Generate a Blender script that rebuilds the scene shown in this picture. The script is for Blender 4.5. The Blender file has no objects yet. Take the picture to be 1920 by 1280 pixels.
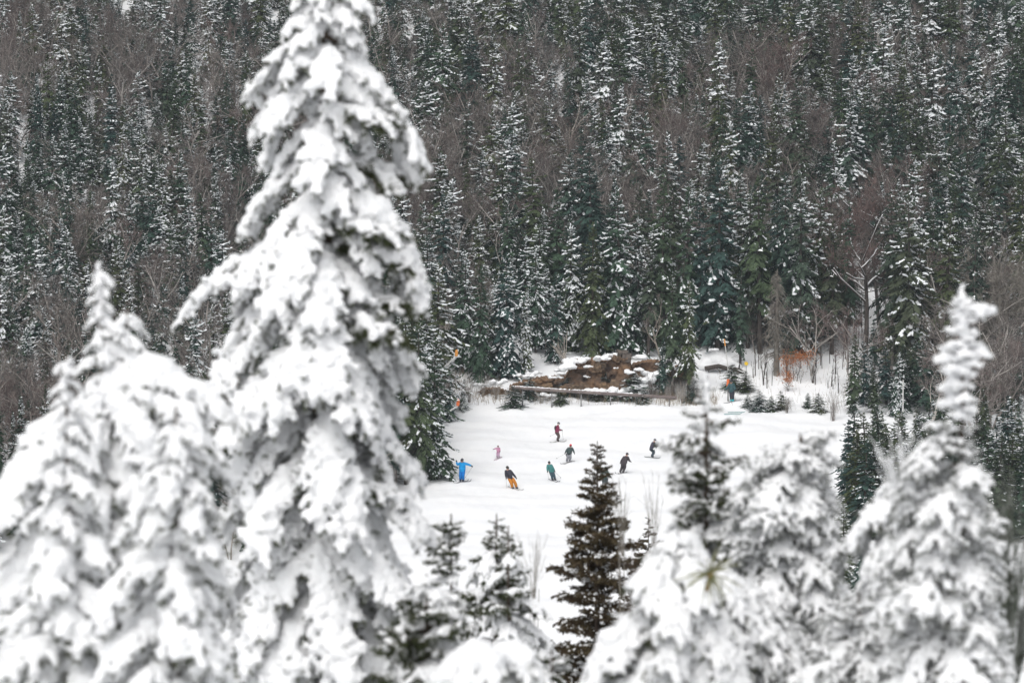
import bpy, bmesh, math, random
import numpy as np
from mathutils import Vector, Matrix, Euler

R = math.radians
rng = np.random.default_rng(7)
random.seed(7)
scene = bpy.context.scene
C = scene.collection

# ------------------------------------------------------------------ camera, sky, sun, exposure
PITCH = R(3.0)
FPX = 8000.0            # focal length in pixels of a 1920 px wide frame (150 mm on 36 mm)
cam_d = bpy.data.cameras.new('camera')
cam = bpy.data.objects.new('camera', cam_d)
C.objects.link(cam)
cam.location = (0, 0, 0)
cam.rotation_euler = (R(90) - PITCH, 0, 0)
cam_d.sensor_width = 36.0
cam_d.lens = 150.0
cam_d.clip_start = 0.5
cam_d.clip_end = 6000
cam_d.dof.use_dof = True
cam_d.dof.focus_distance = 350.0
cam_d.dof.aperture_fstop = 4.5
cam_d.dof.aperture_blades = 9
scene.camera = cam

SUN_EL, SUN_AZ = R(54), R(200)
world = bpy.data.worlds.new('World')
scene.world = world
world.use_nodes = True
wn = world.node_tree
wn.nodes.clear()
w_out = wn.nodes.new('ShaderNodeOutputWorld')
w_bg = wn.nodes.new('ShaderNodeBackground')
w_sky = wn.nodes.new('ShaderNodeTexSky')
w_sky.sky_type = 'NISHITA'
w_sky.sun_disc = False
w_sky.sun_elevation = SUN_EL
w_sky.sun_rotation = SUN_AZ
w_sky.air_density = 1.0
w_sky.dust_density = 4.0
w_hs = wn.nodes.new('ShaderNodeHueSaturation')      # an overcast sky is nearly colourless
w_hs.inputs['Saturation'].default_value = 0.16
w_bg.inputs['Strength'].default_value = 0.15
wn.links.new(w_sky.outputs[0], w_hs.inputs['Color'])
wn.links.new(w_hs.outputs[0], w_bg.inputs['Color'])
wn.links.new(w_bg.outputs[0], w_out.inputs['Surface'])

sun_d = bpy.data.lights.new('sun', 'SUN')
sun_d.energy = 1.0
sun_d.angle = R(60)
sun_d.color = (1.0, 0.97, 0.93)
sun = bpy.data.objects.new('sun', sun_d)
C.objects.link(sun)
sun.rotation_euler = (R(90) - SUN_EL, 0, R(180) - SUN_AZ)

vs = scene.view_settings
vs.view_transform = 'Standard'
vs.look = 'None'
vs.exposure = 0.05
vs.gamma = 1.0
vs.use_curve_mapping = False
scene.cycles.use_denoising = True
scene.cycles.max_bounces = 6
scene.cycles.diffuse_bounces = 4
scene.cycles.use_adaptive_sampling = True
scene.cycles.adaptive_threshold = 0.01


# ------------------------------------------------------------------ helpers
def ray(px, row):
    X = (px - 960.0) / FPX
    Y = (640.0 - row) / FPX
    f = np.array([0, math.cos(PITCH), -math.sin(PITCH)])
    u = np.array([0, math.sin(PITCH), math.cos(PITCH)])
    d = f + u * Y + np.array([1.0, 0, 0]) * X
    return d / d[1]


def at(px, row, y):
    """the point seen at that place of the photograph, y metres ahead"""
    return ray(px, row) * y


def project(p):
    x, y, z = p
    d = y * math.cos(PITCH) - z * math.sin(PITCH)
    v = y * math.sin(PITCH) + z * math.cos(PITCH)
    return 960 + FPX * x / d, 640 - FPX * v / d


PROF_Y = [-400, -60, 0, 60, 130, 200, 255, 290, 330, 372, 386, 520, 700, 900, 2500]
PROF_Z = [70, 9, -1.7, -11.8, -27, -40, -42.2, -37.2, -31.2, -24.9, -20.6, 15.5, 66, 116, 180]


def wavy(x, y, s, seed):
    return (np.sin(x * s + 1.3 * seed + 1.7 * np.sin(y * s * .63 + seed)) * np.cos(y * s * 1.11 + 2.1 * seed + 1.1 * np.sin(x * s * .71))
            + .5 * np.sin(x * s * 2.3 + y * s * 1.9 + seed) * np.cos(y * s * 2.1 - x * s * 1.3))


def piste_left(y):
    return np.interp(y, [250, 300, 335, 345, 356, 372], [-26, -16, -10, -8.3, -5.4, -4.3])


def piste_right(y):
    return np.interp(y, [250, 300, 335, 350, 365, 378], [30, 28.5, 27.2, 27.0, 26.0, 23])


def g(x, y):
    x = np.asarray(x, float)
    y = np.asarray(y, float)
    z = 0
    for o in (-3, -1.5, 0, 1.5, 3):
        z = z + np.interp(y + o, PROF_Y, PROF_Z)
    z = z / 5
    hill = np.clip((y - 380) / 15, 0, 1)
    z = z + hill * (.7 * wavy(x, y, .09, 3) + .35 * wavy(x, y, .3, 5))
    edge = np.clip((y - 366) / 4, 0, 1) * np.clip((382 - y) / 6, 0, 1)
    z = z + edge * .22 * wavy(x, y, .45, 2)
    pis = np.clip((y - 280) / 20, 0, 1) * np.clip((374 - y) / 6, 0, 1)
    z = z + pis * (.24 * wavy(x, y, .16, 8) + .11 * wavy(x * .5, y, .9, 1) + .03 * np.sin(x * 5.5 + y * 1.3 + 2 * np.sin(y * .12)))
    near = np.clip((120 - y) / 40, 0, 1)
    z = z + near * .25 * wavy(x, y, .5, 6)
    return z


def gz(x, y):
    return float(g(x, y))


def ground_at(px, row, y0=262, y1=640):
    d = ray(px, row)
    ys = np.linspace(y0, y1, 1600)
    dz = d[2] * ys - g(d[0] * ys, ys)
    k = np.argmax(dz < 0)
    y = ys[k]
    return np.array([d[0] * y, y, gz(d[0] * y, y)])


class MB:
    """collects triangles and quads with material indices"""

    def __init__(s):
        s.v, s.f, s.m, s.n = [], [], [], 0

    def add(s, v, f, mi=0):
        v = np.asarray(v, float).reshape(-1, 3)
        s.v.append(v)
        f = np.asarray(f, int)
        s.f.append((f + s.n, mi))
        s.n += len(v)

    def tube(s, pts, rad, sides=5, mi=0, cap=True):
        pts = np.asarray(pts, float)
        rad = np.broadcast_to(np.asarray(rad, float), (len(pts),))
        t = np.gradient(pts, axis=0)
        t /= np.linalg.norm(t, axis=1)[:, None] + 1e-9
        ref = np.array([0, 0, 1.0]) if abs(t[:, 2]).mean() < .8 else np.array([1.0, 0, 0])
        a = np.cross(t, ref)
        a /= np.linalg.norm(a, axis=1)[:, None] + 1e-9
        b = np.cross(t, a)
        ang = np.arange(sides) * 2 * math.pi / sides
        ring = pts[:, None, :] + rad[:, None, None] * (np.cos(ang)[None, :, None] * a[:, None, :] + np.sin(ang)[None, :, None] * b[:, None, :])
        n = len(pts)
        q = []
        for i in range(n - 1):
            for k in range(sides):
                k2 = (k + 1) % sides
                q.append((i * sides + k, i * sides + k2, (i + 1) * sides + k2, (i + 1) * sides + k))
        s.add(ring, q, mi)
        if cap:
            for i, sg in ((0, 1), (n - 1, -1)):
                s.add(np.vstack([ring[i], pts[i] + 0 * t[i]]), [(k, (k + 1) % sides, sides)[::sg] for k in range(sides)], mi)

    def tris(s, v, mi=0):
        v = np.asarray(v, float).reshape(-1, 3)
        s.add(v, np.arange(len(v)).reshape(-1, 3), mi)

    def box(s, c, h, rot=None, mi=0):
        sg = np.array([[x, y, z] for x in (-1, 1) for y in (-1, 1) for z in (-1, 1)], float) * np.asarray(h)
        if rot is not None:
            sg = sg @ np.array(rot).T
        s.add(sg + np.asarray(c), [(0, 1, 3, 2), (4, 6, 7, 5), (0, 4, 5, 1), (2, 3, 7, 6), (0, 2, 6, 4), (1, 5, 7, 3)], mi)

    def mesh(s, name, mats, smooth=False):
        me = bpy.data.meshes.new(name)
        V = np.vstack(s.v) if s.v else np.zeros((0, 3))
        loops, starts, tot, mi = [], [], [], []
        c = 0
        for f, m in s.f:
            k = f.shape[1]
            loops.append(f.ravel())
            starts.append(c + np.arange(len(f)) * k)
            tot.append(np.full(len(f), k))
            mi.append(np.full(len(f), m))
            c += f.size
        me.vertices.add(len(V))
        me.vertices.foreach_set('co', V.astype(np.float32).ravel())
        if c:
            L = np.concatenate(loops)
            S = np.concatenate(starts)
            me.loops.add(len(L))
            me.loops.foreach_set('vertex_index', L.astype(np.int32))
            me.polygons.add(len(S))
            me.polygons.foreach_set('loop_start', S.astype(np.int32))
            me.polygons.foreach_set('material_index', np.concatenate(mi).astype(np.int32))
            if smooth:
                me.polygons.foreach_set('use_smooth', np.ones(len(S), bool))
        for m in (mats if isinstance(mats, (list, tuple)) else [mats]):
            me.materials.append(m)
        me.update(calc_edges=True)
        me.validate()
        return me


def tag(o, label=None, cat=None, group=None, kind=None):
    if label:
        o['label'] = label
    if cat:
        o['category'] = cat
    if group:
        o['group'] = group
    if kind:
        o['kind'] = kind
    return o


def new(name, me, parent=None, loc=None, rz=None, scl=None):
    o = bpy.data.objects.new(name, me)
    C.objects.link(o)
    if parent is not None:
        o.parent = parent
    if loc is not None:
        o.location = loc
    if rz is not None:
        o.rotation_euler = (0, 0, rz)
    if scl is not None:
        o.scale = scl if hasattr(scl, '__len__') else (scl, scl, scl)
    return o


def thing(name, label, cat, loc=(0, 0, 0), rz=0, scl=1, group=None):
    o = new(name, None, None, loc, rz, scl)
    o.empty_display_size = .2
    return tag(o, label, cat, group)


def unit(v):
    v = np.asarray(v, float)
    return v / (np.linalg.norm(v) + 1e-12)


# ------------------------------------------------------------------ materials
def nmat(name, c1, c2=None, scale=5.0, rough=.85, detail=4, bump=0, bscale=None, rnd=None, lo=.35, hi=.65, spec=.2, coord='Object', stretch=None):
    """noise between two colours; rnd = colours that whole objects vary between"""
    m = bpy.data.materials.new(name)
    m.use_nodes = True
    nt = m.node_tree
    b = nt.nodes['Principled BSDF']
    b.inputs['Roughness'].default_value = rough
    b.inputs['Specular IOR Level'].default_value = spec
    tc = nt.nodes.new('ShaderNodeTexCoord')
    no = nt.nodes.new('ShaderNodeTexNoise')
    no.inputs['Scale'].default_value = scale
    no.inputs['Detail'].default_value = detail
    src = tc.outputs[coord]
    if stretch:
        mp = nt.nodes.new('ShaderNodeMapping')
        mp.inputs['Scale'].default_value = stretch
        nt.links.new(src, mp.inputs['Vector'])
        src = mp.outputs[0]
    nt.links.new(src, no.inputs['Vector'])
    ra = nt.nodes.new('ShaderNodeValToRGB')
    ra.color_ramp.elements[0].position = lo
    ra.color_ramp.elements[1].position = hi
    ra.color_ramp.elements[0].color = (*c1, 1)
    ra.color_ramp.elements[1].color = (*(c2 or c1), 1)
    nt.links.new(no.outputs['Fac'], ra.inputs['Fac'])
    col = ra.outputs['Color']
    if rnd:
        oi = nt.nodes.new('ShaderNodeObjectInfo')
        r2 = nt.nodes.new('ShaderNodeValToRGB')
        r2.color_ramp.interpolation = 'LINEAR'
        els = r2.color_ramp.elements
        els[0].color = (*rnd[0], 1)
        els[1].color = (*rnd[-1], 1)
        for i, c in enumerate(rnd[1:-1]):
            e = els.new((i + 1) / (len(rnd) - 1))
            e.color = (*c, 1)
        nt.links.new(oi.outputs['Random'], r2.inputs['Fac'])
        mx = nt.nodes.new('ShaderNodeMix')
        mx.data_type = 'RGBA'
        mx.blend_type = 'MULTIPLY'
        mx.inputs['Factor'].default_value = 1
        nt.links.new(col, mx.inputs['A'])
        nt.links.new(r2.outputs['Color'], mx.inputs['B'])
        col = mx.outputs['Result']
    nt.links.new(col, b.inputs['Base Color'])
    if bump:
        bp = nt.nodes.new('ShaderNodeBump')
        bp.inputs['Strength'].default_value = bump
        bp.inputs['Distance'].default_value = .1
        n2 = nt.nodes.new('ShaderNodeTexNoise')
        n2.inputs['Scale'].default_value = bscale or scale
        n2.inputs['Detail'].default_value = 6
        nt.links.new(src, n2.inputs['Vector'])
        nt.links.new(n2.outputs['Fac'], bp.inputs['Height'])
        nt.links.new(bp.outputs[0], b.inputs['Normal'])
    return m


M = {}
M['ground'] = nmat('snow_ground', (.86, .87, .885), (.90, .905, .91), .35, .7, bump=.35, bscale=1.6, coord='Object')
M['snow'] = nmat('snow', (.86, .87, .88), (.90, .905, .91), 6, .8, bump=.25, bscale=40)
M['snow_far'] = nmat('snow_dusting', (.58, .62, .64), (.89, .90, .91), 3, .9)
M['needle_far'] = nmat('spruce_needles', (.75, .75, .75), (1.25, 1.25, 1.2), 1.4, .8,
                       rnd=[(.038, .074, .070), (.052, .090, .056), (.080, .096, .042), (.042, .082, .068), (.068, .082, .052)])
M['bark_far'] = nmat('spruce_bark', (.055, .045, .038), (.11, .095, .085), 3, .9, stretch=(3, 3, .6))
M['needle'] = nmat('snowy_needles', (.035, .045, .022), (.075, .085, .040), 30, .7)
M['needle_brown'] = nmat('brownish_needles', (.052, .034, .020), (.088, .070, .036), 9, .7)
M['needle_grey'] = nmat('rimed_needles', (.07, .08, .06), (.24, .25, .23), 14, .8)
M['bark'] = nmat('bark', (.06, .045, .035), (.13, .10, .08), 18, .9, bump=.5, stretch=(2, 2, .5))
M['twig_red'] = nmat('bare_twigs', (.8, .8, .8), (1.2, 1.2, 1.2), 1.2, .85, rnd=[(.12, .096, .090), (.155, .132, .12), (.125, .115, .108), (.135, .088, .080), (.18, .165, .15)])
M['limb'] = nmat('bare_limbs', (.8, .8, .8), (1.2, 1.2, 1.2), 2, .85, rnd=[(.22, .19, .18), (.34, .31, .28), (.46, .43, .40), (.28, .25, .23)])
M['dead'] = nmat('dead_wood', (.15, .135, .115), (.26, .24, .21), 2, .9)
M['rust'] = nmat('rust_leaves', (.33, .12, .045), (.46, .19, .08), 3, .7)
M['rock'] = nmat('brown_rock', (.45, .45, .45), (1.35, 1.3, 1.2), .9, .85, bump=1.0, bscale=2.5, detail=8, lo=.3, hi=.7, stretch=(1, 1, 2.2),
                 rnd=[(.17, .11, .08), (.20, .135, .09), (.13, .10, .085), (.22, .15, .095), (.12, .11, .105), (.16, .11, .085)])
M['cliff'] = nmat('cliff_rock', (.085, .062, .052), (.27, .165, .095), .55, .9, detail=9, bump=1.0, bscale=3.0, lo=.32, hi=.68, stretch=(1, 1, 1.6))
M['pipe'] = nmat('rusty_pipe', (.13, .105, .10), (.22, .185, .175), 1.5, .6)
M['birch'] = nmat('birch_bark', (.30, .26, .22), (.52, .48, .43), 3, .8, stretch=(1, 1, 3))
M['pole_white'] = nmat('painted_pole', (.62, .62, .60), (.72, .72, .70), 2, .5)
M['orange'] = nmat('orange_plastic', (.75, .17, .05), (.80, .20, .07), 4, .5)
M['amber'] = nmat('amber_plastic', (.62, .27, .06), (.70, .33, .09), 4, .5)
M['yellow'] = nmat('yellow_paint', (.75, .50, .03), (.80, .55, .05), 4, .5)
M['metal'] = nmat('grey_metal', (.20, .20, .20), (.28, .28, .28), 4, .5)
M['grass'] = nmat('dry_stalks', (.17, .13, .09), (.30, .24, .17), 3, .9)


def flat(name, c, rough=.7):
    return nmat(name, tuple(x * .85 for x in c), tuple(min(1, x * 1.12) for x in c), 9, rough)


# ------------------------------------------------------------------ the ground, one sheet
xs = np.unique(np.concatenate([np.linspace(-1500, -75, 20), np.linspace(-75, -32, 40), np.linspace(-32, 34, 190), np.linspace(34, 75, 40), np.linspace(75, 1500, 20)]))
ys = np.unique(np.concatenate([np.linspace(-400, -10, 16), np.linspace(-10, 100, 56), np.linspace(100, 284, 40), np.linspace(284, 400, 190), np.linspace(400, 560, 70), np.linspace(560, 2500, 40)]))
XX, YY = np.meshgrid(xs, ys)
ZZ = g(XX, YY)
nx, ny = len(xs), len(ys)
ii = (np.arange(ny - 1)[:, None] * nx + np.arange(nx - 1)[None, :]).ravel()
mb = MB()
mb.add(np.stack([XX, YY, ZZ], -1).reshape(-1, 3), np.stack([ii, ii + 1, ii + nx + 1, ii + nx], -1))
gr = new('snowy_ground', mb.mesh('snowy_ground', M['ground'], True))
tag(gr, 'white snow ground of the ski piste and the wooded hillside', None, None, 'structure')


# ------------------------------------------------------------------ far conifers: trunk, crown, snow
def make_spruce(seed, H=10.0, rad=1.9, crown_base=.10, snow=.6, dens=1.0, dead_low=0):
    """meshes of one spruce 10 m high"""
    r = np.random.default_rng(seed)
    tr, cr, sn = MB(), MB(), MB()
    bend = r.normal(0, .12, 2)
    top = np.array([bend[0], bend[1], H])
    tp = lambda z: np.array([bend[0] * (z / H) ** 2, bend[1] * (z / H) ** 2, z])
    tr.tube([tp(z) for z in (-.8, 0, H * .3, H * .6, H * .85, H)], [.19, .16, .125, .08, .04, .012], 6)
    z = H * crown_base
    az = r.uniform(0, 6.28)
    lump = r.uniform(.62, 1.28, 24)
    T = []
    while z < H * .985:
        t = (z / H - crown_base) / (1 - crown_base)
        prof = (1 - t) ** .82 * (.55 + .45 * min(1, t / .12)) + .02
        nb = int(round((6.2 if t < .8 else 4.5) * dens))
        for k in range(nb):
            az += 2.399 + r.normal(0, .25)
            L = rad * prof * r.uniform(.45, 1.22) * lump[int((az % 6.283) / 6.283 * 6) * 4 + int(min(.999, t) * 4)]
            L = max(L, .12)
            el0 = np.interp(t, [0, .45, .85, 1], [-.62, -.42, .15, .9]) + r.normal(0, .16)
            el1 = el0 - np.interp(t, [0, .6, 1], [.25, .3, -.1])
            h = min(z + r.uniform(-.35, .35), H * .99)
            d = np.array([math.cos(az), math.sin(az), 0])
            side = np.array([-d[1], d[0], 0])
            n = 6
            P = [tp(h)]
            for i in range(n):
                s = (i + .5) / n
                e = el0 + (el1 - el0) * math.sin(s * 2.6) - (0 if s < .8 else -.35)
                P.append(P[-1] + (d * math.cos(e) + np.array([0, 0, math.sin(e)])) * L / n)
            P = np.array(P)
            # feathery twigs on both sides
            nt_ = max(4, int(9 * L * dens) + 3)
            for q in range(nt_):
                s = r.uniform(.12, 1.0) ** .8
                j = min(n - 1, int(s * n))
                p = P[j] + (P[j + 1] - P[j]) * (s * n - j)
                fw = unit(P[j + 1] - P[j])
                for sg in (-1, 1):
                    tl = (.10 + .36 * L * (1.05 - s)) * r.uniform(.6, 1.25)
                    tl = min(tl, .62)
                    dr = fw * r.uniform(.45, .95) + side * sg * r.uniform(.5, 1.0) + np.array([0, 0, r.uniform(-.65, .05)])
                    dr = unit(dr)
                    w = r.uniform(.045, .085)
                    up = unit(np.cross(dr, side * sg + np.array([0, 0, r.uniform(-.4, .4)])) + r.normal(0, .3, 3))
                    wv = unit(np.cross(dr, up)) * w
                    mid = p + dr * tl * .45
                    T += [p, mid + wv, p + dr * tl, p, p + dr * tl, mid - wv]
            T += [P[-2], P[-1] + side * .05, P[-1] + unit(P[-1] - P[-2]) * .18 - np.array([0, 0, .02])]
            # snow lying on the bough
            wind = .75 + .45 * math.cos(az - .3)
            if r.random() < snow * wind * 1.15 + .04:
                m = int(r.integers(2, 4)) + int(3.2 * L)
                for q in range(m):
                    s = r.uniform(.25, 1.02)
                    j = min(n - 1, int(s * n))
                    p = P[j] + (P[j + 1] - P[j]) * (s * n - j) + side * r.normal(0, .22 * L * (1.05 - s) + .02)
                    fw = unit(P[j + 1] - P[j])
                    a = r.uniform(.05, .22) * (.55 + .40 * min(L, 1.5)) * (.65 + .6 * snow)
                    b = a * r.uniform(.28, .6)
                    hh = r.uniform(.035, .085) * (.6 + .6 * snow)
                    ang = np.arange(6) * math.pi / 3 + r.uniform(0, 1)
                    yaw = r.normal(0, .45)
                    f2 = unit(fw * math.cos(yaw) + side * math.sin(yaw))
                    s2 = unit(np.cross(np.array([0, 0, 1.0]), f2))
                    ringv = p + np.cos(ang)[:, None] * f2 * a + np.sin(ang)[:, None] * s2 * b
                    ringv = ringv + r.normal(0, .02, ringv.shape)
                    c = p + np.array([0, 0, hh]) + f2 * a * .1
                    V = np.vstack([ringv - np.array([0, 0, .02]), p + (ringv - p) * .62 + np.array([0, 0, hh * .85]), c[None]])
                    F = []
                    for q2 in range(6):
                        n2 = (q2 + 1) % 6
                        F += [(q2, n2, 6 + n2), (q2, 6 + n2, 6 + q2), (6 + q2, 6 + n2, 12)]
                    sn.add(V, F)
        z += (.21 + .10 * (1 - t)) / dens * r.uniform(.8, 1.2)
    # leader
    for q in range(8):
        a = r.uniform(0, 6.28)
        b = top - np.array([0, 0, r.uniform(0, .5)])
        T += [b, b + np.array([math.cos(a) * .12, math.sin(a) * .12, .12]), b + np.array([0, 0, .16])]
    cr.tris(np.array(T))
    # dead grey twigs under the crown
    for q in range(dead_low):
        h = r.uniform(.03, crown_base + .08) * H
        a = r.uniform(0, 6.28)
        L = r.uniform(.4, 1.3)
        p = tp(h)
        e = p + np.array([math.cos(a) * L, math.sin(a) * L, r.uniform(-.5, .1) * L])
        tr.tube([p, (p + e) / 2 + [0, 0, .05], e], [.022, .014, .004], 3, cap=False)
    return tr, cr, sn


SPEC = [  # seed, radius, crown base, snow, density, dead low twigs
    (1, 2.5, .08, .50, 1.0, 6), (2, 2.1, .06, .85, 1.0, 4), (3, 2.9, .10, .22, 1.0, 14), (4, 1.9, .10, .14, 1.05, 8),
    (5, 2.6, .26, .45, 1.0, 60), (6, 2.3, .32, .20, 1.0, 80), (7, 1.8, .05, .60, 1.1, 2), (8, 2.4, .08, 1.0, 1.0, 6),
    (9, 2.0, .20, .10, .95, 30), (10, 3.0, .05, .55, 1.0, 8), (11, 2.4, .12, .70, .95, 10), (12, 2.7, .15, .16, 1.0, 20)]
SPR = []
for (sd, ra_, cb, snw, dn, dl) in SPEC:
    tr, cr, sn = make_spruce(100 + sd, 10.0, ra_, cb, snw, dn, dl)
    SPR.append((tr.mesh('spruce_trunk', M['bark_far'], True), cr.mesh('spruce_crown', M['needle_far']), sn.mesh('spruce_snow', M['snow_far'], True)))


def put_spruce(name, label, cat, p, h, v, w=1.0, rz=0, group=None):
    s = h / 10.0
    t = thing(name, label, cat, p, rz, (s * w, s * w, s), group)
    t.rotation_euler = (random.gauss(0, .025), random.gauss(0, .025), rz)
    new('trunk', SPR[v][0], t)
    c = new('crown', SPR[v][1], t)
    c['kind'] = 'stuff'
    new('snow', SPR[v][2], c)['kind'] = 'stuff'
    return t


# ------------------------------------------------------------------ bare broadleaf trees
def make_bare(seed, H=10.0, spread=.5, depth=4, twigs=3, trunk_r=.12, stems=1, snow=0.0, twig_w=.014, droop=0, crown_from=.3):
    r = np.random.default_rng(seed)
    tr, tw, sn = MB(), MB(), MB()
    T = []

    def grow(p, d, L, rad, lev):
        n = 4
        P = [p]
        for i in range(n):
            d = unit(d + r.normal(0, .13, 3) + np.array([0, 0, .07 - droop * (lev > 1)]))
            P.append(P[-1] + d * L / n)
        P = np.array(P)
        rr = np.linspace(rad, rad * .55, n + 1)
        tr.tube(P, rr, 5 if lev < 2 else 3, cap=False)
        if snow and rad > .02 and lev > 0 and abs(unit(P[-1] - P[0])[2]) < .85 and r.random() < snow:
            sn.tube(P + np.array([0, 0, .75 * rad + .01]), np.maximum(rr * .8, .028), 5)
        if lev >= depth - 1:
            for k in range(twigs):
                s = r.uniform(.1, 1)
                q = P[min(n, int(s * n))]
                dd = unit(d + r.normal(0, .55, 3) + np.array([0, 0, .15 - droop]))
                l = r.uniform(.35, 1.0) * H * .085
                e = q + dd * l
                o = unit(np.cross(dd, r.normal(0, 1, 3))) * twig_w
                T.extend([q - o, q + o, e])
                for z in range(2):
                    q2 = q + dd * l * r.uniform(.2, .8)
                    d2 = unit(dd + r.normal(0, .6, 3))
                    T.extend([q2 - o * .8, q2 + o * .8, q2 + d2 * l * r.uniform(.3, .7)])
        if lev < depth:
            kids = int(r.integers(3, 5)) if lev else int(r.integers(5, 8))
            for k in range(kids):
                s = r.uniform(crown_from if lev == 0 else .25, 1.0)
                j = min(n - 1, int(s * n))
                q = P[j] + (P[j + 1] - P[j]) * (s * n - j)
                a = r.uniform(0, 6.28)
                o = unit(np.cross(d, [math.cos(a), math.sin(a), .3]))
                d2 = unit(d * (1 - spread * .5) + o * spread * r.uniform(.7, 1.4))
                grow(q, d2, L * r.uniform(.38, .62), max(.008, rr[j] * r.uniform(.45, .65)), lev + 1)

    for k in range(stems):
        a = r.uniform(0, 6.28)
        l = .12 if stems == 1 else .35
        grow(np.array([r.normal(0, .1) * (stems > 1), r.normal(0, .1) * (stems > 1), -.2]), unit([math.cos(a) * l * r.random(), math.sin(a) * l * r.random(), 1]),
             H * r.uniform(.55, .72), trunk_r, 0)
    if T:
        tw.tris(np.array(T))
    return tr, tw, sn


BARE = []
for k, (st, sp, sw) in enumerate([(1, .75, .0), (2, .7, .12), (1, .85, .0), (3, .6, .05), (1, .65, .2), (2, .8, .0)]):
    tr, tw, sn = make_bare(300 + k, 10, sp, 3, 6, .11, st, sw, .016)
    BARE.append((tr.mesh('bare_trunk', M['limb'], True), tw.mesh('bare_twigs', M['twig_red']), sn.mesh('limb_snow', M['snow_far'], True) if sn.v else None))


def put_bare(name, label, cat, p, h, v, w=1.0, rz=0, group=None):
    s = h / 10.0
    t = thing(name, label, cat, p, rz, (s * w, s * w, s), group)
    new('trunk', BARE[v][0], t)
    c = new('crown', BARE[v][1], t)
    if BARE[v][2]:
        new('snow', BARE[v][2], t)['kind'] = 'stuff'
    c['kind'] = 'stuff'
    return t


# ------------------------------------------------------------------ trees placed one by one along the piste
placed = []          # (x, y, clearance)


def hero(px, row, hpx, v, w=1.0, label=None, rz=None, y0=262, group=None):
    p = ground_at(px, row, y0)
    h = hpx * p[1] / FPX
    placed.append((p[0], p[1], 2.2 * w))
    return put_spruce('spruce_tree', label, 'tree', p - np.array([0, 0, .05]), h, v, w, random.uniform(-.6, .6) if rz is None else rz, group)


GE = 'spruces along the top edge of the piste'
for a in [
    (1041, 682, 172, 0, .95, 'dark green bushy spruce standing above the snow patch beside the brown rock'),
    (948, 708, 232, 9, 1.0, 'broad low-skirted spruce at the end of the brown rock ledge'),
    (985, 700, 160, 7, .8, 'snow-speckled spruce squeezed against the rock ledge'),
    (900, 716, 215, 2, .9, 'spruce above the dark slabs beside the long pipe'),
    (1112, 668, 250, 2, 1.0, 'dark spruce growing right above the highest brown rock'),
    (1165, 664, 310, 9, .95, 'tall wide spruce with drooping snowy boughs above the rock'),
    (1215, 672, 215, 5, 1.0, 'spruce with bare grey lower trunk behind the rock end'),
    (1262, 742, 232, 5, .9, 'slim spruce with bare twiggy trunk at the pipe end'),
    (1290, 742, 212, 4, .75, 'narrow dark spruce beside the snow mound'),
    (1240, 745, 110, 3, 1.1, 'small dark fir growing against the pipe end'),
    (1345, 655, 350, 0, 1.0, 'tall spruce behind the snow mound and the fallen log'),
    (1388, 688, 190, 8, .85, 'thin spruce with clean lower stem beside the yellow sign'),
    (1500, 672, 345, 0, .9, 'very tall snow-streaked spruce behind the grey dead spruce'),
    (1560, 664, 250, 5, 1.0, 'spruce thicket tree beside the open snowy gully'),
    (1425, 664, 330, 5, 1.0, 'tall spruce with dead lower twigs behind the yellow sign'),
    (1707, 705, 345, 9, 1.0, 'big dark green spruce right of the open snowy gully'),
    (1765, 700, 300, 0, 1.0, 'dense green spruce next to the big dark spruce'),
    (925, 690, 190, 1, .9, 'snow-whitened spruce rising behind the broad low-skirted spruce'),
    (1005, 662, 200, 10, .9, 'heavily whitened spruce behind the dark green bushy spruce'),
    (1072, 655, 240, 7, .85, 'whitest spruce above the snow patch on the rock'),
    (1140, 655, 200, 0, .8, 'half-hidden spruce between the two wide spruces above the rock'),
    (1198, 655, 260, 1, .8, 'snow-streaked slim spruce above the rock end'),
    (1240, 655, 330, 2, .85, 'tall dark spruce behind the pipe end'),
    (1285, 652, 300, 0, .8, 'tall spruce behind the narrow dark spruce'),
    (1312, 650, 280, 11, .8, 'nearly snowless dark spruce at the head of the snow mound'),
    (868, 700, 230, 10, .9, 'speckled spruce above the snow lances'),
    (1402, 652, 300, 4, .8, 'spruce with dead lower stem above the yellow sign'),
    (1470, 655, 330, 5, .85, 'dark bare-stemmed spruce behind the rusty sapling'),
    (1530, 655, 300, 4, .9, 'bare-stemmed spruce at the forest edge between sapling and gully'),
    (1585, 650, 260, 5, .85, 'thin twiggy spruce on the lip of the gully'),
    (1680, 660, 300, 11, .9, 'dark snowless spruce on the far lip of the gully'),
    (1820, 705, 290, 2, .9, 'dark spruce behind the slim white spire'),
    (1625, 760, 120, 0, 1.2, 'bushy brownish fir below the gully'),
    (1600, 775, 150, 3, 1.1, 'dull green fir beside the arching bare bush'),
]:
    hero(*a, group=GE)
GL = 'spruces of the clump at the piste corner'
for a in [
    (812, 897, 262, 9, 1.05, 'wide spruce with low boughs reaching over the piste beside the blue skier'),
    (786, 905, 300, 4, 1.0, 'spruce with bare trunk in the clump at the piste corner'),
    (762, 908, 330, 5, 1.0, 'tall bare-stemmed spruce at the edge of the clump'),
    (741, 911, 300, 5, .9, 'thin-stemmed spruce of the corner clump'),
    (722, 912, 320, 4, .9, 'dark spruce deepest in the corner clump'),
    (800, 830, 190, 7, 1.0, 'snowy spruce behind the corner clump'),
    (842, 792, 96, 0, 1.2, 'small snowy spruce under the orange-headed snow lance'),
    (868, 772, 60, 7, 1.2, 'little snow-covered fir on the piste edge under the snow lances'),
]:
    hero(*a, group=GL)
GR = 'dense young spruces beyond the side of the piste'
k = 0
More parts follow.
